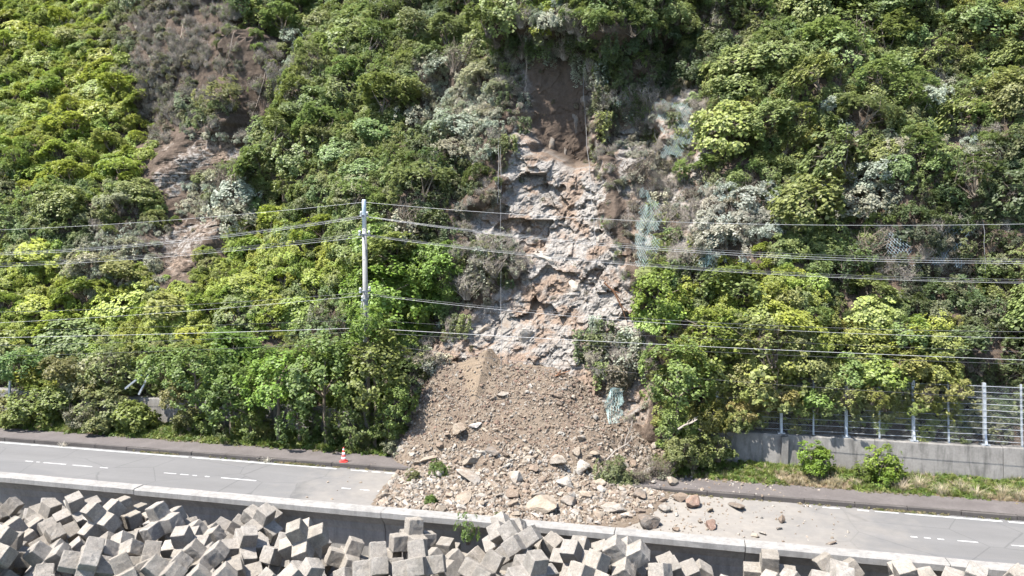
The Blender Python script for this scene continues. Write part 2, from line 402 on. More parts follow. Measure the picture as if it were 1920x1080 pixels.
# ---------------------------------------------------------------- retaining wall, battered, cast in panels
rw = empty('retaining_wall', (0, VERGE_B, 0)); tag(rw, 'weathered concrete retaining wall along the foot of the hillside', 'wall')
RET_PROF = [(0, -.4), (.32, 1.86), (.36, 1.90), (.82, 1.90), (.85, 1.86), (.85, -.4)]
rj = [-95, -85, -75, -65, -55, -47, -39, -31, -25.6, -20.2, -14.8, -9.4, -7.2, 7.2, 9.9, 12.75, 16.6, 21.9, 27, 33, 41, 50, 60, 75]
for a, b in zip(rj[:-1], rj[1:]):
    if a == -7.2: continue                       # the bay under the slide is buried
    d = random.uniform(-.015, .015)
    extrude_profile('wall_panel', [(y + d, z + d) for y, z in RET_PROF], a + .012, b - .012, M['ret'], rw, max(2, int((b - a) / .8)))
MB().box((12.62, .18, .75), (.30, .24, 2.2)).build('pilaster', M['ret'], rw)

# ================================================================ HILLSIDE
SCAR = [(985, 85), (1065, 95), (1110, 150), (1125, 290), (1135, 400), (1165, 470), (1185, 560), (1215, 640), (1225, 720), (1215, 800),
        (775, 800), (790, 690), (835, 600), (905, 570), (945, 520), (880, 470), (860, 420), (925, 370), (950, 300), (960, 190), (965, 120)]
PATCH1 = [(285, 300), (330, 255), (395, 250), (470, 270), (440, 300), (370, 330), (335, 380), (300, 385), (275, 345)]
PATCH2 = [(290, 440), (330, 405), (400, 400), (420, 430), (370, 460), (350, 520), (300, 525), (285, 480)]
BROWN = [(250, 40), (330, 10), (400, -20), (450, 10), (470, 70), (520, 75), (530, 140), (500, 240), (430, 260), (420, 180), (330, 190), (230, 150)]
STRIP = [(1130, 130), (1340, 140), (1350, 300), (1340, 420), (1330, 520), (1180, 500), (1160, 400), (1130, 280)]
def in_poly_sd(px, py, poly):
    """signed distance in photo pixels, positive inside"""
    px = np.asarray(px, float); py = np.asarray(py, float); d = np.full(px.shape, 1e9); ins = np.zeros(px.shape, bool)
    n = len(poly)
    for i in range(n):
        x0, y0 = poly[i]; x1, y1 = poly[(i + 1) % n]; ex, ey = x1 - x0, y1 - y0
        t = np.clip(((px - x0) * ex + (py - y0) * ey) / (ex * ex + ey * ey), 0, 1)
        d = np.minimum(d, np.hypot(px - x0 - t * ex, py - y0 - t * ey))
        c = ((y0 > py) != (y1 > py)); xi = (x1 - x0) * (py - y0) / ((y1 - y0) if y1 != y0 else 1e-9) + x0
        ins ^= c & (px < xi)
    return np.where(ins, d, -d)
def base_hill(x, z):
    cot = 0.86 - .30 * sstep(-22, -2, x) + .05 * sstep(10, 26, x)
    y = 3.95 + np.maximum(0, z - 1.6) * cot
    bul = 1.9 * vnoise(x * .13, z * .15, 0, 21) + 1.2 * vnoise(x * .31, z * .33, 0, 22) + .45 * vnoise(x * .8, z * .8, 0, 23)
    y = y - bul * sstep(1.6, 6, z)
    y = y + np.maximum(0, z - 40) ** 2 * .6
    return y
def hill(x, z, detail=True):
    """Y of the slope at (x, z) + masks"""
    x = np.asarray(x, float); z = np.asarray(z, float)
    y0 = base_hill(x, z)
    px, py = proj(np.stack([x, y0, z], -1))
    wob = 14 * vnoise(x * .9, z * .9, 0, 31) + 8 * vnoise(x * 2.4, z * 2.4, 0, 32)
    sc = in_poly_sd(px + wob, py + wob * .6, SCAR)
    m = sstep(-18, 26, sc)
    dr = sstep(-6, 30, in_poly_sd(px + wob, py, [(965, 80), (1090, 80), (1112, 160), (1116, 310), (1060, 318), (995, 285), (962, 200)]))
    p1 = np.maximum(sstep(-10, 14, in_poly_sd(px + wob, py + wob, PATCH1)), sstep(-10, 14, in_poly_sd(px + wob, py + wob, PATCH2)))
    br = sstep(-12, 25, in_poly_sd(px + wob, py + wob, BROWN))
    st = sstep(-12, 25, in_poly_sd(px + wob, py + wob, STRIP))
    y = y0
    steep = 4.9 + np.maximum(0, z - 2) * .54 + .5 * vnoise(x * .3, z * .28, 0, 41)
    y = y * (1 - m) + steep * m
    y = y * (1 - dr) + (15.3 + .02 * (z - 15)) * dr
    br2 = sstep(-8, 22, in_poly_sd(px + wob * .6, py + wob * .6, [(425, 70), (525, 70), (535, 150), (505, 250), (430, 260)]))
    d2 = sstep(-10, 30, in_poly_sd(px + wob, py + wob, [(1095, 95), (1235, 105), (1240, 270), (1120, 285)]))
    y = y * (1 - .85 * d2) + (14.6 + .06 * (z - 16)) * .85 * d2
    brow = sstep(-25, 12, in_poly_sd(px, py, [(930, 20), (1030, 5), (1250, 15), (1290, 60), (1230, 92), (1110, 82), (985, 72), (940, 80)]))
    y = y - 3.0 * brow
    brow2 = sstep(-15, 10, in_poly_sd(px, py, [(330, -30), (540, 0), (560, 60), (520, 62), (440, 45), (340, 5)]))
    y = y - 2.2 * brow2
    y = y * (1 - .7 * br) + (22.6 + .35 * (z - 23)) * .7 * br
    y = y * (1 - br2) + (22.6 + .06 * (z - 22)) * br2
    y = y + .5 * p1 + .7 * st + .16 * fbm(x * 1.7, z * 1.7, 0, 4, 33) * (1 - .45 * dr)
    if detail:
        a = np.maximum(m * (1 - .75 * dr), .45 * p1); a = np.maximum(a, .35 * st)
        ws = 1.0 + 0 * x
        c1 = chunks(x * .34 + .3 * vnoise(x, z, 0, 5), z * .40 + .3 * vnoise(x, z, 1, 5), 51); c2 = chunks(x * .8 + 9 + .25 * vnoise(x * 2, z * 2, 0, 6), z * .95 + .25 * vnoise(x * 2, z * 2, 1, 6), 52); c3 = chunks(x * 2.2 + .3 * vnoise(x * 5, z * 5, 0, 7), z * 2.6, 53)
        y = y + a * (.78 * c1 + .36 * c2 + .13 * c3) + a * .16 * fbm(x * 5, z * 5, 0, 3, 54)
        # soil faces: vertical runnels
        y = y + np.maximum(dr, .6 * br) * (30e-2 * vnoise(x * .9, z * .12, 0, 61) + .05 * vnoise(x * 3.0, z * .4, 0, 62))
    return y, m, dr, p1, br, st
def lines(lo, hi, flo, fhi, coarse, fine):
    a = list(np.arange(lo, flo, coarse)) + list(np.arange(flo, fhi, fine)) + list(np.arange(fhi, hi + coarse, coarse)); return np.array(a)
gx = np.concatenate([np.arange(XA, -40, 1.5), lines(-40, 34, -8.5, 11.0, .35, .085), np.arange(35, XB + 1, 1.5)])
gz = lines(-.6, 47, 2.0, 24.0, .4, .10)
X, Z = np.meshgrid(gx, gz, indexing='ij')
Y, m_s, m_dr, m_p, m_br, m_st = hill(X, Z)
HP = np.stack([X, Y, Z], -1)
hm = grid_mesh('hillside', HP[:, :, :], False)
for nm, arr in (('rock', np.clip(m_s * 1.0 + .52 * m_p + .62 * m_st, 0, 1) * .95), ('soil', np.clip(m_dr + .0 * m_br, 0, 1))):
    at = hm.attributes.new(nm, 'FLOAT', 'POINT'); at.data.foreach_set('value', arr.astype(np.float32).ravel())
hill_ob = link('hillside', hm, None, M['hill']); tag(hill_ob, kind='structure')
top = np.array([[(x, y, 46.8) for y in (34, 90, 400)] for x in np.linspace(XA - 300, XB + 300, 20)]); top[:, 1:, 2] = (52, 90)[0]; top[:, 2, 2] = 90
tag(link('upper_slope', grid_mesh('upper_slope', top), None, M['dirt']), kind='structure')

# rock outcrops standing proud of the stripped face, each a piece of the slope
def rock_mesh(name, seed, sub=2, cuts=9, flat=(1, 1, 1), rough=.06):
    r = np.random.default_rng(seed); bm = bmesh.new(); bmesh.ops.create_icosphere(bm, subdivisions=sub, radius=1)
    V = np.array([v.co[:] for v in bm.verts])
    for i in range(cuts):
        n = r.normal(size=3); n /= np.linalg.norm(n); d = r.uniform(.36, .74); t = V @ n
        V = np.where((t > d)[:, None], V - (t - d)[:, None] * n * .96, V)
    V += rough * np.stack([fbm(V[:, 0] * 2.2 + seed, V[:, 1] * 2.2, V[:, 2] * 2.2, 3, seed % 97 + q) for q in range(3)], -1) * 2
    V *= np.array(flat)
    V /= np.abs(V).max()
    for v, c in zip(bm.verts, V): v.co = c
    me = bpy.data.meshes.new(name); bm.to_mesh(me); bm.free(); me.materials.append(M['rock']); return me
ROCKS = [rock_mesh('rock_piece', 100 + i, 3, 10 + i % 5, (1, random.uniform(.65, 1), random.uniform(.5, .85)), .05) for i in range(14)]
PEB = [rock_mesh('stone_piece', 300 + i, 1, 7, (1, random.uniform(.6, 1), random.uniform(.45, .8)), .03) for i in range(10)]
def rocktint(kind='mix'):
    a = {'pale': (.33, .303, .268), 'grey': (.252, .235, .21), 'tan': (.255, .218, .175), 'brown': (.17, .132, .103), 'red': (.175, .115, .09), 'dark': (.12, .108, .097)}
    if kind == 'mix': kind = random.choice(['pale', 'grey', 'grey', 'tan', 'tan', 'brown'])
    if kind == 'rubble': kind = random.choice(['tan', 'tan', 'brown', 'brown', 'grey', 'red'])
    c = a[kind]; s = random.uniform(.8, 1.2); return tuple(x * s for x in c)
cnt = 0
for _ in range(6000):
    if cnt >= 9: break
    px, py = random.uniform(850, 1230), random.uniform(300, 715)
    if in_poly_sd(np.array(px), np.array(py), SCAR) < 12: continue
    # walk along the view ray to the face
    d = ray(px, py); ts = np.linspace(30, 70, 300); pts = CAM_LOC + ts[:, None] * d
    yy = hill(pts[:, 0], pts[:, 2])[0]; hit = np.argmax(pts[:, 1] > yy)
    if hit == 0: continue
    p = pts[hit]; s = random.choice([.5, .7, .9, 1.1, 1.35]) * random.uniform(.8, 1.15)
    o = link('rock_slab', random.choice(ROCKS), hill_ob); o.location = (p[0], p[1] + s * .58, p[2])
    o.rotation_euler = (random.uniform(-.5, .5), random.uniform(-.6, .6), random.uniform(0, 6.28)); o.scale = (s * random.uniform(.9, 1.5), s * .85, s * random.uniform(.7, 1.1))
    o['tint'] = rocktint(random.choice(['grey', 'grey', 'pale', 'grey'])); cnt += 1

for px, py, sx, sz_ in ((1082, 240, .75, 2.0), (1060, 290, .6, 1.3), (1100, 190, .45, 1.1), (1030, 275, .5, .9)):      # grey ribs standing in the dark recess
    d = ray(px, py); ts = np.linspace(30, 70, 300); pts = CAM_LOC + ts[:, None] * d; p = pts[np.argmax(pts[:, 1] > hill(pts[:, 0], pts[:, 2])[0])]
    o = link('rock_slab', random.choice(ROCKS), hill_ob); o.location = (p[0], p[1] + .25, p[2]); o.scale = (sx, .55, sz_); o.rotation_euler = (.1, random.uniform(-.15, .15), random.uniform(-.4, .4)); o['tint'] = (.155, .14, .125)
# ================================================================ DEBRIS FAN
def fan_h(x, y):
    xl = -5.55 + .20 * np.clip(5.2 - y, 0, 6)
    dx = np.maximum(0, np.maximum(xl - x, x - 1.2)); dist = np.hypot(dx * np.where(x > 0, .92, 2.1), np.maximum(0, 5.2 - y))
    z = 4.25 - .70 * dist
    tail = .40 * np.exp(-np.maximum(0, dist - 5.0) / 2.3) * (1 - sstep(3.5, 7.5, dx))*(1 - .95 * sstep(.8, 2.6, -3.2 - x))
    z = np.where(dist > 4.9, np.maximum(z, tail), z + .0)
    lump = .22 * vnoise(x * .8, y * .8, 0, 71) + .12 * vnoise(x * 2.1, y * 2.1, 0, 72) + .05 * vnoise(x * 5, y * 5, 0, 73)
    c = 5.15 - .52 * np.maximum(0, -(x + 2.8)) - 1.15 * np.maximum(0, x + 2.8) - 1.05 * np.maximum(0, 5.3 - y) + .05 * vnoise(x * 1.7, y * 1.7, 0, 75)
    fine = sstep(-.12, .10, c - z); c2 = sstep(1.5, .5, np.hypot((x + .2) * .8, (z - 4.0) * 2.0))
    fine = np.maximum(fine * .9, .25 * c2)
    z = z + lump * np.clip(z * 1.2 - .04, .0, 1) * (1 - .8 * fine); z = np.maximum(z, c + .03 * vnoise(x * 3, y * 3, 0, 74))
    return z, fine
fx = np.arange(-8.6, 14.6, .11); fy = np.arange(-6.46, 6.6, .11)
FX, FY = np.meshgrid(fx, fy, indexing='ij'); FZ, FF = fan_h(FX, FY)
ground_z = np.where(FY > KERB, .19, 0.0)
thick = FZ - ground_z
FZ2 = np.where(thick > .02, FZ, ground_z - .05)
kp = (np.maximum(np.maximum(thick[:-1, :-1], thick[1:, :-1]), np.maximum(thick[1:, 1:], thick[:-1, 1:])) > .02)
fm = grid_mesh('debris_fan', np.stack([FX, FY, FZ2], -1), False, kp)
at = fm.attributes.new('fine', 'FLOAT', 'POINT'); vv = np.zeros(len(fm.vertices), np.float32)
vv[:] = FF.astype(np.float32).ravel()[:len(vv)]; at.data.foreach_set('value', vv)
tag(link('debris_fan', fm, None, M['debris']), kind='structure')
def surfZ(x, y):
    z = float(fan_h(np.array(x), np.array(y))[0]); g = .19 if y > KERB else 0.0
    return max(z, g)

# ================================================================ SCATTER (uncountable small stuff only)
def scatter(name, sources, pts, rots, scales, idx, tints, label=None, cat=None):
    me = bpy.data.meshes.new(name); me.vertices.add(len(pts)); me.vertices.foreach_set('co', np.asarray(pts, np.float32).ravel())
    for nm, ty, key, arr in (('rot', 'FLOAT_VECTOR', 'vector', rots), ('scl', 'FLOAT', 'value', scales), ('idx', 'INT', 'value', idx), ('tint', 'FLOAT_COLOR', 'color', tints)):
        a = me.attributes.new(nm, ty, 'POINT')
        arr = np.asarray(arr, np.int32 if ty == 'INT' else np.float32)
        if ty == 'FLOAT_COLOR': arr = np.concatenate([arr, np.ones((len(arr), 1), np.float32)], 1)
        a.data.foreach_set(key, arr.ravel())
    src = bpy.data.collections.new(name + '_pieces')
    for i, sm in enumerate(sources):
        o = bpy.data.objects.new('%s_piece_%02d' % (name, i), sm); src.objects.link(o)
    g = bpy.data.node_groups.new(name, 'GeometryNodeTree')
    g.interface.new_socket('Geometry', in_out='INPUT', socket_type='NodeSocketGeometry'); g.interface.new_socket('Geometry', in_out='OUTPUT', socket_type='NodeSocketGeometry')
    N = g.nodes.new; gi = N('NodeGroupInput'); go = N('NodeGroupOutput'); ip = N('GeometryNodeInstanceOnPoints'); ci = N('GeometryNodeCollectionInfo')
    ci.inputs[0].default_value = src; ci.inputs['Separate Children'].default_value = True; ci.inputs['Reset Children'].default_value = True
    def na(nm, t): n = N('GeometryNodeInputNamedAttribute'); n.data_type = t; n.inputs[0].default_value = nm; return n.outputs[0]
    e2r = N('FunctionNodeEulerToRotation'); L = g.links.new
    L(gi.outputs[0], ip.inputs['Points']); L(ci.outputs[0], ip.inputs['Instance']); ip.inputs['Pick Instance'].default_value = True
    L(na('idx', 'INT'), ip.inputs['Instance Index']); L(na('rot', 'FLOAT_VECTOR'), e2r.inputs[0]); L(e2r.outputs[0], ip.inputs['Rotation'])
    L(na('scl', 'FLOAT'), ip.inputs['Scale']); L(ip.outputs[0], go.inputs[0])
    o = link(name, me); md = o.modifiers.new('scatter', 'NODES'); md.node_group = g
    return tag(o, label, cat, kind='stuff')

PENDING = {}
def single_out(o, label, px): PENDING.setdefault(label, []).append((px, o))
def finish_labels():
    """things alike in the same place are told apart by their order from the left"""
    word = ['leftmost', 'second from left', 'third from left', 'fourth from left', 'fifth from left', 'sixth from left', 'seventh from left', 'eighth from left', 'ninth from left', 'tenth from left', 'eleventh from left', 'twelfth from left', 'thirteenth from left', 'fourteenth from left', 'fifteenth from left', 'sixteenth from left']
    for lab, lst in PENDING.items():
        lst.sort(key=lambda t: t[0]); n = len(lst)
        for i, (_, o) in enumerate(lst):
            o['label'] = lab if n == 1 else lab + ', ' + ('rightmost' if i == n - 1 else word[i] if i < 16 else 'toward the right')
# rubble over the fan and the toe of the slide
pts, rots, scl, idx, tin = [], [], [], [], []
N_R = 26000
rx = RNG.uniform(-8.4, 14.2, N_R); ry = -6.4 + 12.2 * RNG.random(N_R)
rz, rf = fan_h(rx, ry); g0 = np.where(ry > KERB, .19, 0.)
for i in range(N_R):
    t = rz[i] - g0[i]
    if t < .03:
        d = abs(rx[i] - 3) / 9
        if rx[i] < -5.2 and random.random() < .8: continue
        if random.random() > .22 * math.exp(-d * d * 2.2) + .02: continue
    if rf[i] > .4 and random.random() < .72: continue
    toe = rz[i] < 1.0
    s = random.choice([.03, .04, .05, .06, .07, .09, .11]) * random.uniform(.8, 1.35) * (1.15 if toe else .95)
    if t < .03: s *= .55
    pts.append((rx[i], ry[i], max(rz[i], g0[i]) + s * .15)); rots.append((random.uniform(0, 6.28),) * 2 + (random.uniform(0, 6.28),)); scl.append(s); idx.append(random.randrange(10))
    tin.append(tuple(q * (.97 if toe else .93) for q in rocktint(random.choice(['pale', 'tan', 'tan', 'grey', 'brown']) if toe else 'rubble')))
scatter('rubble', PEB, pts, rots, scl, idx, tin)['label'] = 'small brown broken stones covering the slide and its toe'

# boulders: first the ones that stand out, at their places
def boulder(x, y, s, tint, label, group=None, sc=(1, 1, 1), sink=.3, name='boulder', me=None, rot=None):
    o = link(name, me or random.choice(ROCKS)); z = surfZ(x, y)
    o.scale = (s * sc[0], s * sc[1], s * sc[2]); o.location = (x, y, z + s * sc[2] * (.62 - sink))
    o.rotation_euler = rot or (random.uniform(-.35, .35), random.uniform(-.35, .35), random.uniform(0, 6.28)); o['tint'] = rocktint(tint) if isinstance(tint, str) else tint
    return tag(o, label, 'rock', group)
def fan_hit(px, py):
    d = ray(px, py); ts = np.linspace(22, 45, 500); p = CAM_LOC + ts[:, None] * d
    z = np.maximum(fan_h(p[:, 0], p[:, 1])[0], np.where(p[:, 1] > KERB, .19, 0)); h = np.argmax(p[:, 2] < z); return p[h]
BIG = [(875, 897, 62, 'pale', (1, .8, .75), 'large pale boulder at the lower left of the slide beside green weeds'),
       (970, 900, 44, 'grey', (1, .8, .8), 'grey boulder with shaded front in the middle of the slide toe'),
       (1045, 868, 50, 'pale', (1.1, .7, .7), 'pale overhanging boulder at the foot of the brown rubble slope'),
       (1095, 880, 50, 'pale', (1, .8, .75), 'pale boulder just right of the overhanging one'),
       (1160, 872, 44, 'brown', (1, .8, .85), 'square reddish brown boulder beside the fallen branches'),
       (1218, 884, 36, 'grey', (1, .8, .8), 'grey boulder at the right foot of the fallen branches'),
       (1062, 908, 38, 'pale', (.9, .8, .9), 'leaning pale slab below the overhanging boulder'),
       (1012, 950, 74, 'tan', (1.2, .9, .45), 'broad flat tan slab lying near the sea wall'),
       (868, 936, 48, 'tan', (1.2, 1, .35), 'flat tan slab on the road below the large pale boulder'),
       (1202, 928, 42, 'dark', (1.1, .7, .6), 'boulder tinted dark for shade in the middle of the spilled stones'),  # shade on this boulder is put into its dark tint
       (1150, 953, 46, 'pale', (1.1, .8, .6), 'pale low boulder beside the sea wall'),
       (1296, 946, 40, 'red', (1, .7, .75), 'rust red boulder at the right end of the spilled stones'),
       (1272, 934, 34, 'brown', (1, .8, .7), 'brown boulder behind the rust red one'),
       (1215, 980, 54, 'dark', (1.1, .8, .7), 'pointed boulder tinted dark for its shaded front, resting against the sea wall'),  # the shaded front is painted in as a dark tint over the whole stone
       (1334, 985, 30, 'red', (1, .8, .8), 'small reddish boulder by the sea wall'),
       (1386, 949, 46, 'dark', (1.4, .6, .4), 'flat dark slab lying alone on the road'),
       (1467, 976, 22, 'brown', (.8, .8, 1.1), 'small brown stone standing alone on the dusty road'),
       (1560, 1015, 22, 'dark', (1.3, .8, .35), 'thin dark stone lying farthest right on the road'),
       (785, 768, 32, 'tan', (1, .8, .8), 'tan boulder at the upper left edge of the rubble'),
       (862, 805, 40, 'tan', (1.2, .7, .7), 'tan rectangular boulder in the brown rubble slope'),
       (888, 799, 24, (.52, .50, .49), (1.2, .8, .6), 'whitish stone in the brown rubble slope'),
       (1076, 744, 22, 'pale', (1, .8, .8), 'pale stone at the upper right of the rubble slope'),
       (925, 850, 30, 'dark', (1.1, .8, .7), 'dark boulder in the lower rubble slope'),
       (1000, 880, 26, 'brown', (1, .8, .8), 'small brown boulder left of the overhanging one'),
       (880, 866, 30, 'tan', (1, .8, .8), 'tan boulder just above the large pale boulder'),
       (805, 860, 34, 'tan', (1, .6, .7), 'tan tilted boulder at the left edge of the slide'),
       (1100, 930, 34, 'tan', (1, .8, .8), 'tan boulder above the pale low boulder'),
       (1080, 960, 26, 'pale', (1.2, .8, .6), 'pale stone between the flat tan slab and the sea wall'),
       (1260, 905, 30, 'tan', (1, .8, .7), 'tan boulder where the pavement reappears'),
       (1245, 955, 30, 'grey', (.8, .8, 1), 'grey upright stone beside the rust red boulder')]
taken = []
for px, py, wpx, tint, sc, lab in BIG:
    p = fan_hit(px, py + 4); dep = (p - CAM_LOC) @ FW; s = wpx / FPX * dep * .56
    boulder(p[0], p[1], s, tint, lab, None, sc, .22); taken.append((p[0], p[1], s))
cnt = 0; zone_lab = {'toe': 'middling broken stone among the spilled rocks at the slide toe', 'road': 'loose stone scattered on the dusty road right of the slide', 'fan': 'middling brown stone half buried in the rubble slope', 'wall': 'middling stone lying against the back of the sea wall'}
for _ in range(9000):
    if cnt >= 255: break
    x = random.uniform(-7, 13); y = random.uniform(-6.3, 4.6)
    z, fi = fan_h(np.array(x), np.array(y)); t = z - (.19 if y > KERB else 0)
    s = random.choice([.14, .17, .19, .22, .26, .31, .38]) * random.uniform(.85, 1.2)
    if t < .03:
        if x < -3 or random.random() > .24 * math.exp(-((x - 5) / 5.5) ** 2): continue
        s *= .55; zn = 'road'
        if x < 8.2: zn = 'toe'
    elif z > 1.0:
        if random.random() > .33 or fi > .3: continue
        s *= .72; zn = 'fan'
    else: zn = 'wall' if y < -5.4 else 'toe'
    if y < -6.0: s = min(s, .2)
    if any((x - a) ** 2 + (y - b) ** 2 < (c * .8 + s * .8) ** 2 for a, b, c in taken): continue
    taken.append((x, y, s)); cnt += 1
    tk = random.choice(['tan', 'tan', 'brown', 'brown', 'grey', 'red'] if zn == 'fan' else ['pale', 'grey', 'grey', 'tan', 'tan', 'brown'])
    px, py = proj((x, y, max(z, 0)))
    hb = [w for a, w in ((-9, 'at the left edge'), (840, 'left of centre'), (960, 'near the middle'), (1080, 'right of centre'), (1200, 'toward the right'), (1330, 'at the right end')) if px >= a][-1]
    lb = ('small ' if s < .19 else '') + {'pale': 'pale', 'grey': 'grey', 'tan': 'tan', 'brown': 'brown', 'red': 'reddish'}[tk] + ' stone ' + {'fan': 'in the rubble ' + ('near its top, ' if z > 2.6 else 'halfway, ' if z > 1.6 else 'near its foot, '), 'toe': 'spilled on the pavement line, ' if y > -1.2 else 'spilled on the road, ', 'road': 'on the dusty road, ', 'wall': 'against the sea wall, '}[zn] + hb
    single_out(boulder(x, y, s, tk, lb, 'stones of the rock slide: ' + zn, (random.uniform(.9, 1.3), random.uniform(.7, 1), random.uniform(.6, .95)), .25, 'rock_fragment'), lb, px)

# ================================================================ ARMOUR BLOCKS (six legged concrete blocks)
def hexapod(seed):
    w, h = .294, .843; V = []; F = []
    bm = bmesh.new()
    bmesh.ops.create_cube(bm, size=2 * w)
    faces = bm.faces[:]
    r = bmesh.ops.extrude_discrete_faces(bm, faces=faces)
    for f in r['faces']:
        n = f.normal.copy(); c = f.calc_center_median()
        for v in f.verts:
            v.co += n * (h - w)
            v.co = (v.co - (c + n * (h - w))) * .93 + (c + n * (h - w))
    bmesh.ops.bevel(bm, geom=[e for e in bm.edges if e.calc_length() > 0], offset=.03, segments=2, affect='EDGES', profile=.6)
    bmesh.ops.recalc_face_normals(bm, faces=bm.faces[:])
    bmesh.ops.subdivide_edges(bm, edges=[e for e in bm.edges if e.calc_length() > .2], cuts=3, use_grid_fill=True)
    co = np.array([v.co[:] for v in bm.verts]); dn = .022 * fbm(co[:, 0] * 5 + seed, co[:, 1] * 5, co[:, 2] * 5, 3, seed) + .010 * vnoise(co[:, 0] * 17, co[:, 1] * 17, co[:, 2] * 17 + seed, seed)
    bm.normal_update()
    for v, q in zip(bm.verts, dn): v.co += v.normal * float(q)
    for f in bm.faces: f.smooth = False
    me = bpy.data.meshes.new('armour_block'); bm.to_mesh(me); bm.free(); me.materials.append(M['block']); return me
HX = [hexapod(i * 7 + 1) for i in range(4)]
